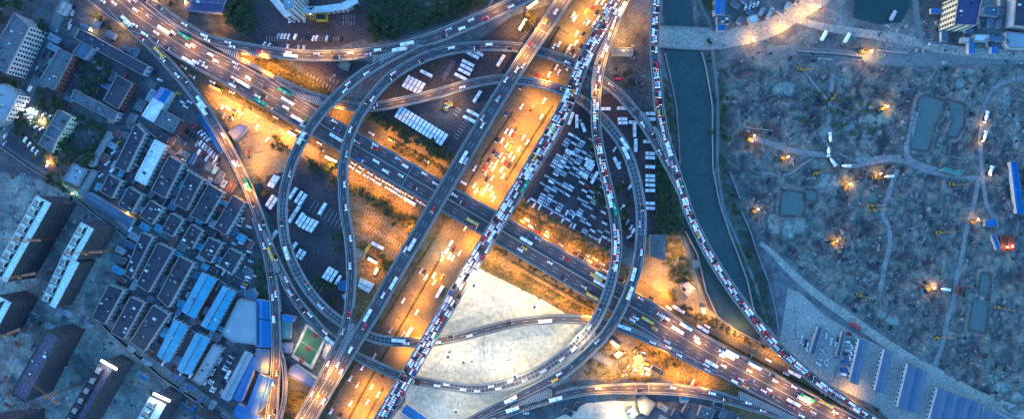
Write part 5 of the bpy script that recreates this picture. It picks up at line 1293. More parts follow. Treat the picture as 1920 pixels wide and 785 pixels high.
b([(111,92),(138,103),(102,169),(74,153)], 12, 'roofgrey','wallred', label='flat-roofed block with a red brick front, beside the blue flat roof', maxwin=40, units=5)
b([(157,74),(176,88),(158,112),(137,99)], 7, 'roofsteel','wallpale', label='small flat blue roof cut in squares next to the red-fronted block', win=False, units=0)
b([(150,54),(278,124),(268,141),(141,72)], 8, 'roofdark','wallpale', label='very long dark roof running along the pavement under the expressway', units=4)
b([(220,141),(250,157),(222,205),(195,188)], 10, 'roofdark','wallred', label='dark square roof with reddish side beyond the courtyard garden', units=3)
b([(140,168),(222,211),(214,227),(133,186)], 8, 'roofgrey','wallpale', label='long grey roof below the courtyard garden', units=4)
b([(206,218),(218,222),(213,232),(202,228)], 6, 'rooftan','wallred', label='tiny red-roofed hut at the end of the long grey roof', win=False, units=1)
b([(302,163),(321,172),(308,194),(288,183)], 9, 'roofblue','wallpale','gable', label='bright blue end half of the two-tone shed', win=False, units=0)
b([(288,184),(308,195),(288,229),(267,217)], 9, 'roofwhite','wallpale', label='white half of the two-tone shed', win=False, units=0, rim='roofwhite')
b([(303,205),(338,224),(325,249),(290,232)], 8, 'roofgrey','wallpale', label='grey-brown flat roof right of the two-tone shed', units=2)
b([(339,226),(346,230),(334,254),(327,250)], 7, 'wallred','wallred', label='narrow red strip roof at the end of the grey-brown roof', win=False, units=0, rim='wallred')
b([(291,262),(311,272),(273,347),(253,336)], 9, 'roofwhite','wallpale', label='long white roof among the dark market blocks', units=3, rim='roofwhite')
MK = [([(255,232),(272,250),(237,322),(215,312)],'dark market block left of the long white roof'),([(318,292),(342,307),(310,371),(284,357)],'dark market block right of the long white roof'),
 ([(355,322),(380,336),(350,394),(327,381)],'dark market block third in the upper row'),([(392,345),(418,361),(385,418),(358,404)],'dark market block fourth in the upper row'),([(437,366),(459,380),(423,440),(401,426)],'dark market block at the right end of the upper row'),
 ([(204,327),(227,339),(210,371),(189,359)],'small dark block at the lower end of the walled yard'),([(242,350),(266,365),(246,399),(222,385)],'small dark block under the first market block'),([(283,375),(306,390),(285,420),(262,404)],'small dark block under the second market block'),
 ([(322,399),(343,411),(324,443),(303,431)],'small dark block, third of the short ones'),([(360,420),(379,432),(361,466),(339,453)],'small dark block, fourth of the short ones'),([(393,445),(416,456),(395,493),(373,477)],'small dark block, fifth of the short ones'),([(431,465),(455,477),(435,512),(410,496)],'small dark block at the right end of the short ones'),
 ([(266,435),(286,444),(247,522),(234,514)],'narrow dark block with a light front beside the car-filled yard'),([(296,455),(325,468),(279,547),(256,532)],'large dark market block, left of the two biggest'),([(337,480),(362,493),(316,576),(296,556)],'large dark market block, right of the two biggest'),
 ([(204,533),(232,543),(196,607),(173,594)],'dark block near the building site lane with white tanks'),([(245,556),(270,567),(232,635),(209,622)],'dark block second along the building site lane'),([(288,571),(316,589),(270,658),(245,640)],'dark block with a patch of blue roof along the building site lane')]
for q, lb in MK: b(q, 9, 'roofdark','wallpale', label=lb, units=7, group='dark-roofed market blocks', maxwin=30, win_w=3.6)
b([(378,511),(405,524),(365,595),(341,581)], 8, 'roofsky','wallpale','gable', label='light blue shed beside a red sign strip', units=1)
b([(403,530),(406,531),(373,590),(370,589)], 5, 'courtred','wallred', label='thin red awning strip beside the light blue shed', win=False, units=0, name='awning', cat='awning', rim='courtred')
b([(418,536),(441,548),(402,619),(377,608)], 8, 'roofsky','wallpale','gable', label='light blue shed nearest the big pale roof', units=2)
b([(448,560),(481,566),(481,645),(437,640),(416,626)], 8, 'roofpale','wallpale', label='big pale roof with slanted side next to the down ramp', units=1, win=False)
b([(459,545),(474,540),(482,552),(476,562),(462,560)], 6, 'roofsteel','wallpale', label='round-cornered blue tank roof above the big pale roof', units=0, win=False)
b([(326,599),(352,612),(316,678),(295,665)], 8, 'roofsky','wallpale','gable', label='grey-blue shed left of the bright ridge shed', units=1)
b([(367,624),(393,635),(357,701),(332,691)], 8, 'roofsky','wallpale','gable', label='bright sky-blue shed with a dark ridge line', units=0)
b([(400,645),(418,653),(377,721),(362,711)], 7, 'roofpale','wallpale', label='grey streaked roof between the ridge shed and the dense car yard', units=3)
b([(459,658),(474,665),(431,750),(414,742)], 8, 'rooftan' if 0 else 'roofpale','wallpale','gable', label='long narrow pale roof right of the dense car yard', units=0)
for q, lb in (([(478,560),(507,566),(507,598),(478,594)],'blue shed roof at the split of the down ramp'),([(479,598),(506,602),(507,650),(479,648)],'tall blue shed roof left of the down ramp'),([(480,653),(506,656),(503,700),(474,690)],'blue-green shed roof left of the down ramp'),
   ([(470,668),(484,674),(452,752),(438,744)],'slanted blue shed next to the long narrow pale roof'),([(486,700),(505,708),(480,775),(461,766)],'slanted blue shed at the down ramp foot'),([(446,757),(494,785),(486,805),(438,778)],'blue shed at the bottom edge near the lane'),([(503,706),(512,712),(496,760),(484,775)],'thin blue shed squeezed against the down ramp foot'),([(528,590),(552,594),(548,604),(530,602)],'small blue roof between the two lower ramps')):
    b(q, 7, 'roofblue' if 'green' not in lb else 'roofsteel','wallpale','gable', label=lb, units=0, group='blue sheds by the down ramp', win=False)
b([(372,214),(384,216),(418,278),(412,287)], 5, 'roofblue','wallpale', label='bright blue roof strip tucked under the ramp by the triangular yard', units=0, win=False, rim='roofblue')
b([(428,248),(451,233),(464,238),(441,264)], 5, 'rooflilac','wallpale', label='lilac roof on the orange dirt yard', units=0, win=False)
b([(203,246),(208,249),(172,313),(167,310)], 5, 'roofpale','wallpale', label='thin pale wall building along the villa garden, upper piece', units=0, win=False)
b([(173,318),(178,321),(153,366),(147,362)], 5, 'roofpale','wallpale', label='thin pale wall building along the villa garden, lower piece', units=0, win=False)
b([(165,360),(250,410),(242,424),(158,376)], 6, 'roofsteel','wallpale','gable', label='long steel-blue roof strip beside the tower site', units=0, win=False)
for q, lb in (([(110,206),(134,219),(118,245),(96,232)],'upper slate section of the lit villa'),([(95,233),(117,246),(106,263),(84,252)],'middle slate section of the lit villa'),([(83,253),(105,264),(97,286),(73,270)],'lower slate section of the lit villa')):
    b(q, 11, 'roofgrey','wallcream', label=lb, units=1, maxwin=16)
b([(138,307),(163,317),(145,349),(120,337)], 6, 'roofpale','wallpale', label='small pale square roof with warm corner light near the villa', units=3)
b([(-30,160),(12,158),(34,178),(10,225),(-40,240)], 14, 'roofpale','wallpale', label='pale roof cut by the left picture edge', units=8)
b([(118,2),(128,6),(116,28),(108,24)], 7, 'wallpale','wallpale', label='slim pale building beside the red-paved lane', units=1, win=False)
# towers under construction
TW = [([(70,367),(96,381),(13,528),(-14,514)],'towerroof','pale-topped tower wrapped in dark netting at the left edge',9),([(153,417),(176,429),(143,487),(120,475)],'towerroof','pale-topped netted tower, upper half of the middle pair',3),([(119,477),(149,492),(104,577),(80,562)],'towerroof','pale-topped netted tower, lower half of the middle pair',5),
 ([(-5,553),(21,567),(-14,632),(-42,618)],'towerroof','netted tower corner cut by the left edge',3),([(88,618),(112,632),(48,753),(22,736)],'formwork','netted tower with a purple-grey unfinished top',0),([(186,679),(211,693),(146,805),(120,790)],'formwork','netted tower with a gridded top and white floodlit edge',6),
 ([(282,743),(311,758),(283,808),(254,793)],'towerroof','pale-topped netted tower with a floodlit edge at the bottom',3),([(-40,792),(32,786),(34,830),(-40,836)],'formwork','netted tower in the bottom left corner',0),([(366,773),(394,788),(376,818),(350,803)],'roofsteel','low netted tower at the bottom edge near the lane',0)]
for q, rf, lb, cr in TW:
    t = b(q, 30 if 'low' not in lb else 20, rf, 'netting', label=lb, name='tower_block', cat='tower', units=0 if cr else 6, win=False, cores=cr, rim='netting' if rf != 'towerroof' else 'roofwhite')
# floodlights on the towers
for (x0,y0,x1,y1), z, lb in (((191,674,221,691),31,'bright white floodlight bar on the gridded tower'),((289,736,320,750),31,'bright white floodlight bar on the bottom tower')):
    a = P(x0,y0,z); c_ = P(x1,y1,z); mid = (a+c_)/2; d = c_-a; t = empty('floodlight_bar', (mid.x, mid.y, z)); t['label'] = lb; t['category'] = 'floodlight'
    ang = math.atan2(d.y, d.x)
    m = MB(); m.box((0,0,.6),(d.length,.5,.2),'metal', rz=ang); m.build('rail', t)
    for k in range(6):
        q = d*((k+.5)/6-.5); m = MB(); m.box((q.x,q.y,1.1),(d.length/6.6,1.3,.7),'lampw', rz=ang); m.build('lamp_head', t)
    link('lamp_light', light_data(7000, WH, 1.5), t, (0,0,4))
# cranes
def crane(x, y, h, jib, ang, label):
    p = P(x, y); t = empty('tower_crane', p, ang); t['label'] = label; t['category'] = 'crane'
    m = MB()
    for sx in (-.8,.8):
        for sy in (-.8,.8): m.tube((sx,sy,0),(sx,sy,h),.12,.12,'craneorange',4)
    k = 0
    while k*2.4 < h-2.4:
        z = k*2.4
        for a_, b_ in (((-.8,-.8),(.8,-.8)),((.8,-.8),(.8,.8)),((.8,.8),(-.8,.8)),((-.8,.8),(-.8,-.8))): m.tube((*a_,z),(*b_,z+2.4),.07,.07,'craneorange',4)
        k += 1
    m.build('mast', t)
    m = MB()
    for o, z in ((-.7,0),(.7,0),(0,1.2)): m.tube((1,o,h+z),(jib,o,h+z*.6),.11,.09,'craneorange',4)
    for i in range(int(jib/2)-1):
        xx = 1+i*2; m.tube((xx,-.7,h),(xx+1,0,h+1.1),.06,.06,'craneorange',4); m.tube((xx+1,0,h+1.1),(xx+2,.7,h),.06,.06,'craneorange',4); m.tube((xx,-.7,h),(xx+2,.7,h),.06,.06,'craneorange',4)
    m.build('jib', t)
    m = MB(); m.box((-5,0,h),(9,1.5,.3),'craneorange'); m.build('counter_jib', t)
    m = MB(); m.box((-8.5,0,h-.8),(2.0,1.8,1.8),'concrete'); m.build('counterweight', t)
    m = MB(); m.box((1.6,1.4,h-.6),(1.6,1.3,1.8),'rigyellow'); m.build('cab', t)
crane(104,508,38,26,R(180+10),'orange tower crane between the two pale-topped towers'); crane(152,718,38,24,R(140),'orange tower crane beside the purple-topped tower')
crane(110,446,36,18,R(178),'orange tower crane against the left pale tower'); crane(215,468,34,20,R(182),'orange tower crane at the lane side of the middle tower'); crane(75,610,36,22,R(200),'orange tower crane at the left picture edge')
# top centre and north
b([(352,-12),(426,-6),(415,24),(346,18)], 8, 'roofnavy','wallpale','gable', label='navy hall roof at the top beside the thicket', units=3)
b([(498,-10),(512,-12),(546,28),(535,33)], 14, 'roofwhite','wallpale', label='white diagonal wing of the hotel', units=0, rim='roofwhite')
b([(541,14),(600,13),(640,8),(664,-4),(672,4),(650,17),(604,23),(541,25)], 8, 'roofwhite','wallpale', label='curved white hotel podium strip', units=6, rim='roofwhite')
b([(522,-30),(560,-30),(548,16),(536,20)], 30, 'roofpale','wallpale', label='pale hotel tower with gridded front at the top edge', units=1, maxwin=90, win_w=2.6)
t = b([(592,26),(612,26),(612,38),(592,38)], 6, 'dark','gold', label='yellow-lit entrance canopy of the hotel', name='entrance_canopy', cat='canopy', units=0, win=False, rim='gold')
m = MB(); m.tube((0,0,0),(0,0,.35),1,1,'hedge',20); o = m.build('round_flower_bed'); A_lab(o, 'round dark flower bed in front of the yellow canopy', 'flower bed'); p = P(603,50); o.location = (p.x, p.y, .05); o.scale = (6.5, 3.2, 1)
b([(1149,90),(1186,90),(1186,104),(1148,103)], 5, 'roofsteel','wallcream', label='blue-and-white hut beside the jammed loop', units=1, win=False)
b([(1340,-10),(1360,-10),(1359,27),(1341,27)], 7, 'roofblue','wallpale','gable', label='bright blue shed north of the dirt bridge', units=1, win=False); b([(1345,47),(1360,47),(1359,58),(1345,58)], 4, 'roofblue','wallpale', label='little bright blue hut beside the dirt bridge', units=0, win=False)
b([(1344,31),(1368,30),(1368,45),(1345,45)], 4, 'roofgrey','wallpale', label='cluttered grey hut between the two blue roofs', units=4, win=False)
b([(1402,32),(1418,27),(1423,40),(1408,45)], 4, 'roofwhite','wallpale', label='small pale hut in the dark patch by the dirt road', units=0, win=False)
b([(1797,-8),(1842,-8),(1830,48),(1789,46)], 19, 'roofnavy','wallcream', label='navy-roofed cream block with rows of dark windows at the upper right', maxwin=60, win_w=4.2, units=4, wscale=1.25)
b([(1846,13),(1872,13),(1869,32),(1842,28)], 5, 'roofsteel','wallpale', label='blue hut right of the cream block', units=1, win=False); b([(1804,70),(1818,71),(1816,80),(1803,79)], 4, 'roofwhite','wallpale', label='small white hut beside the upper road', units=0, win=False)
b([(1826,65),(1855,66),(1854,78),(1825,77)], 4, 'roofwhite','wallpale', label='pale long hut beside the upper road', units=1, win=False); b([(1886,60),(1940,66),(1938,92),(1892,90),(1886,82)], 5, 'roofpale','wallpale', label='pale platform roof at the upper right edge', units=2, win=False)
b([(1905,-8),(1940,-8),(1940,52),(1900,48)], 9, 'roofdark','wallpale', label='dark ribbed roof at the upper right edge', units=4, win=False)
b([(1744,80),(1764,81),(1763,85),(1744,84)], 3, 'roofsky','wallpale', label='tiny blue cabin by the access road', units=0, win=False)
b([(1895,304),(1904,304),(1930,470),(1918,470)][:2]+[(1917,400),(1907,400)], 4, 'roofblue','wallpale', label='long bright blue roof strip at the right edge', units=0, win=False, rim='roofblue')
b([(1858,441),(1866,439),(1876,466),(1868,468)], 3, 'roofblue','wallpale', label='blue container stack next to the red ones', units=0, win=False, name='container', cat='container')
b([(1875,443),(1883,443),(1885,470),(1877,470)], 3, 'courtred','wallred', label='red container, left of two', units=0, win=False, name='container', cat='container', rim='wallred'); b([(1888,441),(1899,441),(1901,469),(1891,469)], 3, 'courtred','wallred', label='red container, right of two', units=0, win=False, name='container', cat='container', rim='wallred')
b([(1847,411),(1868,410),(1870,424),(1846,424)], 2.5, 'roofblue','wallpale', label='blue sheeted stack right of the yellow work light', units=0, win=False, name='sheeted_stack', cat='stack')
b([(1796,537),(1804,538),(1802,552),(1795,551)], 3, 'courtred','wallred', label='magenta cabin beside the long track', units=0, win=False, name='container', cat='container', rim='wallred')
for q, lb, g in (([(1612,636),(1627,641),(1609,720),(1594,714)],'steel-blue shed nearest the canal flyover',0),([(1659,655),(1674,659),(1657,735),(1641,732)],'steel-blue shed second from the canal flyover',0),([(1703,682),(1720,690),(1702,767),(1684,762)],'steel-blue shed, left half of the first double',0),([(1721,690),(1737,698),(1722,772),(1703,768)],'steel-blue shed, right half of the first double',0),
   ([(1759,728),(1779,734),(1764,792),(1743,787)],'steel-blue shed, left half of the second double',0),([(1780,735),(1800,741),(1787,797),(1766,793)],'steel-blue shed, right half of the second double',0),([(1802,743),(1822,750),(1808,805),(1789,800)],'steel-blue shed, left of the third double',0),([(1823,751),(1843,758),(1829,812),(1810,806)],'steel-blue shed, right of the third double',0),([(1846,766),(1866,774),(1852,825),(1832,818)],'steel-blue shed at the bottom edge, last of the row',0),([(1868,775),(1886,782),(1874,830),(1854,826)],'steel-blue shed corner at the bottom edge',0)):
    b(q, 6, 'roofsteel','wallpale','gable', label=lb, units=0, group='steel-blue sheds')
b([(1534,612),(1541,615),(1526,663),(1518,661)], 3, 'roofsteel','wallpale', label='thin dark stack on the bare lot, leftmost', units=0, win=False, name='steel_stack', cat='stack'); b([(1579,620),(1584,621),(1574,668),(1568,666)], 2, 'roofsteel','wallpale', label='thin blue stack on the bare lot, right one', units=0, win=False, name='steel_stack', cat='stack')
b([(1561,667),(1574,667),(1574,671),(1561,671)], 3, 'roofblue','wallpale', label='small blue crosswise stack on the bare lot', units=0, win=False, name='steel_stack', cat='stack'); b([(1595,592) if 0 else (1590,622),(1596,624),(1594,629),(1588,627)], 2, 'courtred','wallred', label='small red box on the bare lot', units=0, win=False, name='container', cat='container', rim='wallred')
b([(1766,318),(1772,314),(1794,322),(1798,318),(1804,320),(1800,328),(1766,320)], 3, 'teal','teal', label='pale teal excavation pontoon beside the big ponds', units=1, win=False, name='pontoon', cat='pontoon', rim='teal')
# centre and south
b([(1220,440),(1247,440),(1247,488),(1219,479)], 6, 'rooftan' if 0 else 'roofgrey','wallpale','gable', label='grey shed on the tan yard right of the eastern loop', units=2)
b([(1301,488),(1311,487),(1313,500),(1303,502)], 4, 'rooftan','wallpale', label='small tan hut on the canal bank path', units=0, win=False); b([(1314,575),(1325,577),(1324,587),(1314,585)], 4, 'roofpale','wallpale', label='small pale hut at the foot of the canal bank path', units=0, win=False)
b([(1276,532),(1290,528),(1304,540),(1290,556),(1282,548)], 4, 'rooflilac','wallpale', label='ragged lilac-roofed hut above the service road', units=3, win=False)
b([(663,464),(684,474),(679,487),(663,480)], 4, 'rooftan','wallcream', label='yellow-lit roof against the inner loop', units=0, win=False); b([(676,521),(701,533),(691,548),(671,537)], 5, 'roofwhite','wallpale','gable', label='white shed between inner loop and dark flyover', units=0, win=False)
b([(637,527),(650,524),(650,545),(634,541)], 4, 'roofblue','wallpale', label='blue roof tucked beside the inner loop', units=0, win=False); b([(641,552),(650,548),(650,560),(645,560)], 3, 'roofwhite','wallpale', label='white scrap of roof beside the inner loop', units=0, win=False)
b([(545,687),(553,684),(595,712),(589,728),(541,703)], 6, 'rooflilac','wallpale', label='lavender roof below the sports court', units=0, win=False); b([(529,596),(546,597),(544,634),(531,634)], 4, 'teal','wallpale', label='green container stack with pale rim left of the court', units=0, win=False)
b([(530,642),(547,642),(545,661),(529,659)], 4, 'rooflilac','wallpale', label='small purple roof below the green stack', units=1, win=False); b([(612,640),(622,647),(610,672),(604,668)], 4, 'rooflilac','wallpale', label='lilac roof between court and inner ramp', units=0, win=False)
b([(763,758),(812,792),(802,804),(754,772)], 5, 'roofblue','wallpale','gable', label='blue shed at the bottom beside the crowded flyover', units=0, win=False)
b([(1118,657),(1153,678),(1146,690),(1108,668)], 4, 'rooftan','wallpale', label='tan flat roof beside the eastern loop in the compound', units=0, win=False); b([(1141,640),(1148,636),(1163,648),(1157,653)], 4, 'roofwhite','wallpale', label='white cabin in the compound nearest the eastern loop', units=0, win=False)
b([(1150,664),(1160,657),(1169,663),(1158,671)], 4, 'roofwhite','wallpale', label='white cabin beside the tan flat roof', units=0, win=False); b([(1224,684),(1245,695),(1241,704),(1220,692)], 5, 'dark','wallpale', label='dark rectangular roof on the orange compound ground', units=1, win=False)
b([(1186,668),(1202,662),(1208,676),(1192,684)], 3, 'rooftan','wallpale', label='dusty roof in the middle of the compound', units=2, win=False); b([(1172,770),(1184,762),(1197,774),(1184,788)], 5, 'roofwhite','wallpale', label='white-blue cabin below the bottom ramp', units=1, win=False)
b([(1196,752),(1210,744),(1229,756),(1214,778),(1200,772)], 6, 'rooftan','wallpale', label='sandy square roof below the bottom ramp', units=0, win=False); b([(1276,745),(1292,742),(1290,752),(1276,754)], 4, 'roofsky','wallpale', label='pale blue hut below the bottom ramp', units=0, win=False)
b([(1315,760),(1340,768),(1332,786),(1308,778)], 4, 'roofgrey','wallpale', label='grey roof among clutter below the bottom ramp', units=4, win=False); b([(1340,748),(1358,754),(1354,764),(1338,760)], 3, 'roofdark','wallpale', label='dark low roof tucked under the bottom ramp', units=1, win=False)
b([(640,114),(655,118),(650,132),(634,125)], 4, 'rooftan','wallpale', label='tan roof in the bay-lined lot under the top ramp', units=0, win=False)
for i in range(26):
    x = 1165+random.random()*60; y = 655+random.random()*48; p = P(x, y)
    if near_deck(p, 2): continue
    m = MB(); m.box((0,0,.6),(random.uniform(2,5),random.uniform(1.2,2.5),1.2),random.choice(('rooftan','roofwhite','metal','wallpale','roofgrey'))); m.box((0,0,1.26),(1.2,.6,.12),'metal'); o = m.build('material_crate'); o.location = (p.x, p.y, .04); o.rotation_euler.z = random.choice((R(55),R(-30)))
    A_lab(o, 'pallet-sized material crate scattered in the workers compound', 'crate', 'crates scattered in the compound')
for i in range(30):
    x, y = random.choice(((415,222),(440,215),(455,300),(462,285),(430,205),(470,240))); x += random.gauss(0,9); y += random.gauss(0,8); p = P(x, y)
    if near_deck(p, 2): continue
    m = MB(); m.box((0,0,.7),(random.uniform(2,6),random.uniform(1.2,2.4),1.4),random.choice(('rooftan','roofwhite','metal','craneorange','wallpale'))); m.box((0,0,1.46),(1.0,.8,.12),'dark'); o = m.build('material_crate'); o.location = (p.x, p.y, .06); o.rotation_euler.z = random.choice((R(60),R(-40)))
    A_lab(o, 'material crate piled on the orange dirt yard beside the ramp', 'crate', 'crates on the orange dirt yard')
for i in range(34):
    x = random.uniform(1488,1600); y = random.uniform(600,715); p = P(x, y)
    if not inpoly(x, y, [(1500,600),(1590,632),(1608,640),(1590,710),(1540,698),(1505,672)]): continue
    m = MB(); m.box((0,0,.5),(random.uniform(3,9),random.uniform(.8,1.8),1.0),random.choice(('roofwhite','metal','roofsteel','wallpale','dark'))); m.box((0,0,1.06),(1.2,.5,.12),'metal'); o = m.build('steel_bundle'); o.location = (p.x, p.y, .07); o.rotation_euler.z = R(78)+random.uniform(-.1,.1)
    A_lab(o, 'bundle of building material lying on the bare lot by the canal flyover', 'bundle', 'bundles on the bare lot')
# small sheds filling the gaps of the left district
FP = []
for o in list(col.objects):
    if o.type == 'EMPTY' and o.get('category') in ('building','tower','awning'):
        for ch in o.children:
            if ch.name.startswith('wall'):
                vs_ = [o.location+v.co for v in ch.data.vertices if v.co.z < 1]; FP.append((o.location.copy(), [(v.x, v.y) for v in vs_[:max(4, len(vs_)//1)]]))
def hits(x, y, m=2.5):
    for c, pl in FP:
        if (c.x-x)**2+(c.y-y)**2 > 90**2: continue
        if inpoly(x, y, pl) : return True
        for (ax, ay), (bx, by) in zip(pl, pl[1:]+pl[:1]):
            dx, dy = bx-ax, by-ay; t_ = min(1, max(0, ((x-ax)*dx+(y-ay)*dy)/(dx*dx+dy*dy+1e-6)))
            if math.hypot(x-ax-t_*dx, y-ay-t_*dy) < m: return True
    return False
def infill(poly, n, label, group, roofs, smin, smax, ang=60):
    xs = [p[0] for p in poly]; ys = [p[1] for p in poly]; k = 0; tr = 0
    while k < n and tr < n*80:
        tr += 1; x = random.uniform(min(xs), max(xs)); y = random.uniform(min(ys), max(ys))
        if not inpoly(x, y, poly): continue
        p = P(x, y); L_, W_ = random.uniform(smin, smax), random.uniform(smin*.5, smax*.45)
        if hits(p.x, p.y, max(L_*.42, W_*.6)) or near_deck(p, L_*.6): continue
        if any((c['p']-p).length < L_*.55 for c in cars): continue
        h = random.uniform(2.6, 4.5); a = R(ang+random.choice((0,90))); t = empty('shed', (p.x, p.y, .05), a, group=group); t['label'] = label; t['category'] = 'shed'
        m = MB(); m.box((0,0,h/2),(L_,W_,h),'wallpale'); m.build('wall', t)
        m = MB(); m.box((0,0,h+.12),(L_+.5,W_+.5,.22),random.choice(roofs)); r = m.build('roof', t)
        m = MB(); m.box((L_*.2,0,h+.5),(1.2,.9,.6),'metal'); m.build('roof_unit', r)
        FP.append((Vector((p.x,p.y,0)), [(p.x+u*L_/2*math.cos(a)-v*W_/2*math.sin(a), p.y+u*L_/2*math.sin(a)+v*W_/2*math.cos(a)) for u, v in ((-1,-1),(1,-1),(1,1),(-1,1))])); k += 1
infill([(255,235),(345,265),(470,360),(480,560),(440,650),(330,690),(200,590),(240,430),(160,345),(200,250)], 90, 'small low shed filling a gap between the dark market blocks', 'small sheds between market blocks', ('roofgrey','roofdark','roofgrey','roofsteel','roofpale','roofsky','wallred'), 5, 12)
infill([(130,20),(200,45),(290,130),(290,200),(230,240),(140,190),(60,180),(95,60)], 26, 'small low shed among the upper left office blocks', 'small sheds among the office blocks', ('roofgrey','roofdark','roofpale','roofsteel'), 5, 11)
infill([(240,640),(330,700),(470,790),(380,800),(200,650)], 14, 'small site hut along the lane below the towers', 'site huts along the lane', ('roofgrey','roofsteel','roofblue','roofpale'), 4, 9)
infill([(100,560),(180,600),(200,660),(150,640),(60,640),(20,760),(0,700),(60,590)], 14, 'small site hut between the netted towers', 'site huts between the towers', ('roofgrey','roofsteel','roofpale','wallred'), 4, 8)
infill([(1210,755),(1440,775),(1440,800),(1180,800)], 16, 'small cluttered hut below the bottom ramp', 'huts below the bottom ramp', ('roofgrey','roofsteel','roofdark','rooftan','roofblue'), 5, 11)
infill([(960,775),(1090,750),(1090,800),(930,800)], 5, 'small hut on the strip left below the bottom ramp', 'huts left below the bottom ramp', ('roofgrey','roofdark'), 4, 8)
infill([(1345,0),(1500,0),(1440,35),(1365,50)], 10, 'small hut north of the dirt bridge road', 'huts north of the dirt bridge', ('roofgrey','roofsteel','roofpale'), 4, 9)
infill([(1750,0),(1920,0),(1920,100),(1800,95),(1750,70)], 14, 'small hut around the navy-roofed cream block', 'huts around the cream block', ('roofgrey','roofsteel','roofdark','roofblue'), 4, 10, 0)
# sports court
t = empty('sports_court', P(578,648), 0); A_lab(t, 'green sports court with three red key circles beside the ramps', 'sports court'); o_ = t.location
def pf(mb, pts, z, key): 
    q = [P(x, y) for x, y in pts]; A = sum(q[i].x*q[(i+1)%len(q)].y-q[(i+1)%len(q)].x*q[i].y for i in range(len(q)))
    if A < 0: q = q[::-1]
    mb.face([(p.x-o_.x, p.y-o_.y, z) for p in q], key)
m = MB(); pf(m, [(574,606),(614,632),(585,692),(546,668)], .09, 'sand'); m.build('apron', t)
m = MB(); pf(m, [(577,613),(608,634),(582,684),(551,664)], .12, 'courtgreen'); m.build('playing_surface', t)
for x, y in ((592,628),(579,652),(566,674)):
    m = MB(); c_ = P(x, y)-o_; m.face([(c_.x+math.cos(k*math.pi/8)*2.3, c_.y+math.sin(k*math.pi/8)*2.3, .15) for k in range(16)], 'courtred'); m.build('red_circle', t)
m = MB()
for (x0,y0),(x1,y1) in (((577,613),(608,634)),((608,634),(582,684)),((582,684),(551,664)),((551,664),(577,613)),((564,638),(595,659))):
    a, c_ = P(x0,y0)-o_, P(x1,y1)-o_; d = (c_-a).normalized(); n_ = Vector((-d.y, d.x, 0))*.18; m.face([(q.x,q.y,.16) for q in (a-n_, c_-n_, c_+n_, a+n_)], 'paint')
m.build('court_lines', t)
# bridge over the river
t = empty('river_bridge', P(1275,72)); A_lab(t, 'pale dirt-covered bridge carrying the track over the river', 'bridge'); o_ = t.location
cb = Curve([(1234,69,0,20),(1270,71,0,21),(1310,73,0,21.5),(1330,74,0,21)], 4); m = MB(); pr = None
for i in range(len(cb.c)):
    c_ = cb.c[i]; a = (c_[0]+cb.n[i][0]*c_[3]-o_.x, c_[1]+cb.n[i][1]*c_[3]-o_.y); e = (c_[0]-cb.n[i][0]*c_[4]-o_.x, c_[1]-cb.n[i][1]*c_[4]-o_.y)
    q = [(*a,.22),(*e,.22),(*e,-1.0),(*a,-1.0)]
    if pr:
        m.face((pr[1], q[1], q[0], pr[0]), 'dirtroad'); m.face((pr[2], q[2], q[1], pr[1]), 'concrete'); m.face((pr[3], q[3], q[2], pr[2]), 'concrete'); m.face((pr[0], q[0], q[3], pr[3]), 'concrete')
    pr = q
m.build('deck', t)
for sd in (1,-1):
    m = MB(); a = cb.at(0, sd*(20.3*SC))[0]; e = cb.at(cb.L, sd*(20.8*SC))[0]; d = e-a; m.box(((a.x+e.x)/2-o_.x,(a.y+e.y)/2-o_.y,.65),(d.length,.4,.9),'concrete', rz=math.atan2(d.y,d.x)); m.build('railing', t)
for x in (1265,1290):
    m = MB(); p = P(x, 72)-o_; m.box((p.x,p.y,-2.4),(1.2,15,2.8),'concrete'); m.build('pier', t)
# walls and fences
def wall(pl, h, w, key, label, name='wall', cat='wall'):
    t0 = P(*pl[0]); t = empty(name, t0); A_lab(t, label, cat)
    m = MB()
    for (x0,y0),(x1,y1) in zip(pl, pl[1:]):
        a, c_ = P(x0,y0)-t0, P(x1,y1)-t0; d = c_-a; zb = min(0, gz(x0,y0), gz(x1,y1)); m.box(((a.x+c_.x)/2,(a.y+c_.y)/2,(h+zb)/2),(d.length+w*.5,w,h-zb),key, rz=math.atan2(d.y,d.x))
    m.build('panel', t); m = MB()
    for (x0,y0),(x1,y1) in zip(pl, pl[1:]):
        a, c_ = P(x0,y0)-t0, P(x1,y1)-t0; d = c_-a; m.box(((a.x+c_.x)/2,(a.y+c_.y)/2,h+.08),(d.length+w*.5,w+.2,.15),'concrete', rz=math.atan2(d.y,d.x))
    m.build('coping', t)
wall([(1388,395),(1405,432),(1420,478),(1440,530),(1450,570),(1458,620)], 2.4, .5, 'roofsteel', 'blue site hoarding between tree belt and building site', 'fence', 'fence')
wall([(1367,322),(1376,345),(1386,372)], 2.2, .7, 'roofblue', 'short bright blue hoarding by the site edge', 'fence', 'fence')
wall([(1494,97),(1560,101),(1616,107)], 2.0, 1.0, 'dark', 'dark trench wall along the upper road, left of the work light', 'trench_wall', 'wall'); wall([(1646,95),(1700,100)], 1.6, .9, 'wallpale', 'pale trench wall right of the trench work light', 'trench_wall', 'wall'); wall([(1535,110),(1560,112)], 1.2, 1.4, 'roofwhite', 'short white beam lying under the trench', 'beam', 'beam')
wall([(263,231),(298,262),(342,303),(378,338),(430,362),(436,352)], 2.6, .5, 'wallpale', 'pale wall along the upper ends of the market blocks'); wall([(318,236),(345,266)], 2.6, .6, 'wallpale', 'pale wall below the grey-brown roof')
wall([(0,272),(60,315),(120,352),(180,400),(236,442)], 3.0, .5, 'dark', 'dark site wall along the towers'); wall([(175,590),(240,650),(300,702),(380,757),(440,800)], 3.0, .6, 'dark', 'dark site wall between market blocks and the tower site lane')
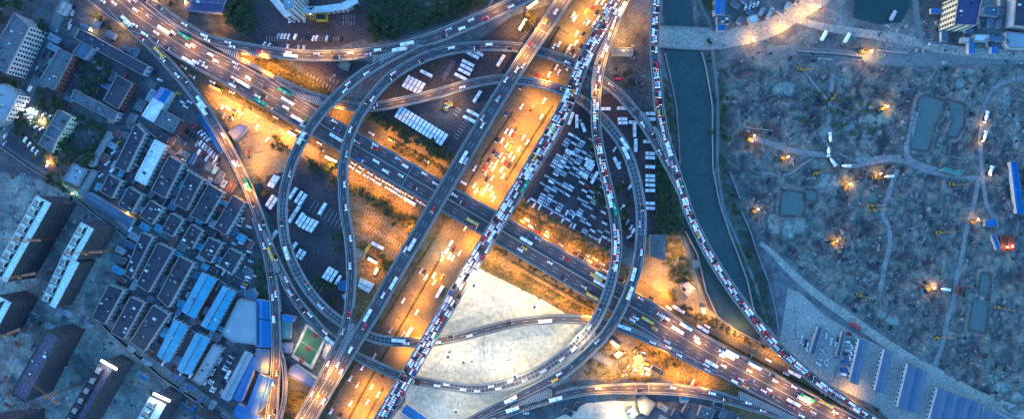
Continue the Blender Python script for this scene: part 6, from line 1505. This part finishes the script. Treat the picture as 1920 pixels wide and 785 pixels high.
wall([(1247,100),(1256,140),(1268,200),(1272,251),(1275,307)], .9, .5, 'wallpale', 'low pale wall on the west river bank', 'embankment_wall', 'wall'); wall([(1316,97),(1323,122),(1333,178),(1336,200),(1336,251),(1337,315),(1349,378),(1356,400),(1369,438),(1384,476),(1402,527),(1412,573),(1428,618)], .9, .5, 'wallpale', 'low pale wall on the east river bank', 'embankment_wall', 'wall')
wall([(1285,433),(1308,476),(1316,510),(1324,545),(1345,592),(1380,618),(1424,641)], .9, .5, 'wallpale', 'low pale wall where the river meets the tan yard', 'embankment_wall', 'wall')
wall([(1483,155) if 0 else (1508,134),(1526,158),(1550,186)], .7, .8, 'concrete', 'pale pipe run slanting to the main site track', 'pipe_run', 'pipe'); wall([(1470,327),(1486,324),(1506,308),(1520,298)], .7, .8, 'concrete', 'pale pipe run at the west side of the track fork', 'pipe_run', 'pipe')
# rigs
def rig(x, y, a, label, boom=14):
    p = P(x, y); p.z = gz(x, y)+.05; t = empty('piling_rig', p, R(a)); t['label'] = label; t['category'] = 'piling rig'
    for s in (-1,1):
        m = MB(); m.box((0,s*1.5,.45),(4.4,.7,.9),'dark',taper=.9,tx=.85); m.build('track', t)
    m = MB(); m.box((-.4,0,1.6),(4.2,2.6,1.4),'rigyellow',taper=.95); m.box((-1.9,0,2.5),(1.0,2.2,.5),'dark'); m.build('body', t)
    m = MB(); m.box((1.4,.9,2.0),(1.2,.9,1.7),'glass',taper=.9); m.build('cab', t)
    m = MB(); m.tube((1.8,-.3,1.2),(4.6,-.3,boom),.28,.2,'rigyellow',6); m.tube((.6,-.3,2.2),(4.0,-.3,boom*.75),.1,.1,'metal',5); m.build('mast', t)
    m = MB(); m.tube((4.6,-.3,boom),(5.0,-.3,.4),.12,.12,'metal',6); m.tube((5.0,-.3,1.4),(5.0,-.3,.0),.45,.3,'metal',8); m.build('drill_string', t)
RG = [(1651,205,20,'left of the big walled pond'),(1404,261,30,'near the site edge pair of lights'),(1466,297,200,'beside the west end of the track fork'),(1583,352,100,'under the brightest work light'),(1641,333,0,'next to the light and mixer truck'),(1412,396,50,'by the belt of site edge trees'),(1560,456,60,'in the middle of the lower site'),
 (1615,97,0,'in the trench along the upper road'),(1820,416,20,'right of the long track'),(1738,542,170,'at the lower mixer truck'),(1530,325,30,'at the pipe run below the fork'),(1636,393,10,'in the ribbed pit below the mixer truck'),(1632,385,10,'beside the ribbed pit, upper one'),(1610,552,-15,'at the foot of the middle track'),(1870,575,-10,'near the right edge, lower part'),(1755,632,30,'near the bottom of the long track'),(1785,345,-5,'below the teal pontoon'),(1560,185,80,'at the top of the main site track'),(1500,130,-20,'at the head of the slanting pipe run'),(1760,435,10,'left of the long track, middle')]
for x, y, a, lb in RG: rig(x, y, a, 'yellow piling rig '+lb)
# ------------------------------------------------------------------ camera, sky, sun
cd = bpy.data.cameras.new('camera'); cam = bpy.data.objects.new('camera', cd); col.objects.link(cam)
cam.location = (0, 0, H); cam.rotation_euler = (0, 0, 0); cd.sensor_fit = 'HORIZONTAL'; cd.angle = 2*math.atan(960*SC/H); cd.clip_end = 12000; cd.clip_start = 1
scn.camera = cam
w = bpy.data.worlds.new('World'); scn.world = w; w.use_nodes = True; nt = w.node_tree
bg = nt.nodes['Background']; sky = nt.nodes.new('ShaderNodeTexSky'); sky.sky_type = 'NISHITA'; sky.sun_disc = False
sky.sun_elevation = R(1.5); sky.sun_rotation = R(285); sky.ozone_density = 3.0; sky.air_density = 1.0; sky.dust_density = .6
nt.links.new(sky.outputs['Color'], bg.inputs['Color']); bg.inputs['Strength'].default_value = .185
sd = bpy.data.lights.new('sun', 'SUN'); sd.energy = .012; sd.angle = R(12); sd.color = (1,.8,.7); so = bpy.data.objects.new('sun', sd); col.objects.link(so)
so.rotation_euler = (R(80), 0, R(-75)); so.location = (0, 0, 300)
vs = scn.view_settings; vs.view_transform = 'Standard'; vs.look = 'None'; vs.gamma = 1; vs.exposure = EXPO; vs.use_white_balance = True; vs.white_balance_temperature = 5600; vs.white_balance_tint = 0
scn.render.engine = 'CYCLES'; scn.cycles.max_bounces = 4; scn.cycles.diffuse_bounces = 2; scn.cycles.glossy_bounces = 2; scn.cycles.use_denoising = True; scn.cycles.use_light_tree = True
scn.cycles.sample_clamp_indirect = 10
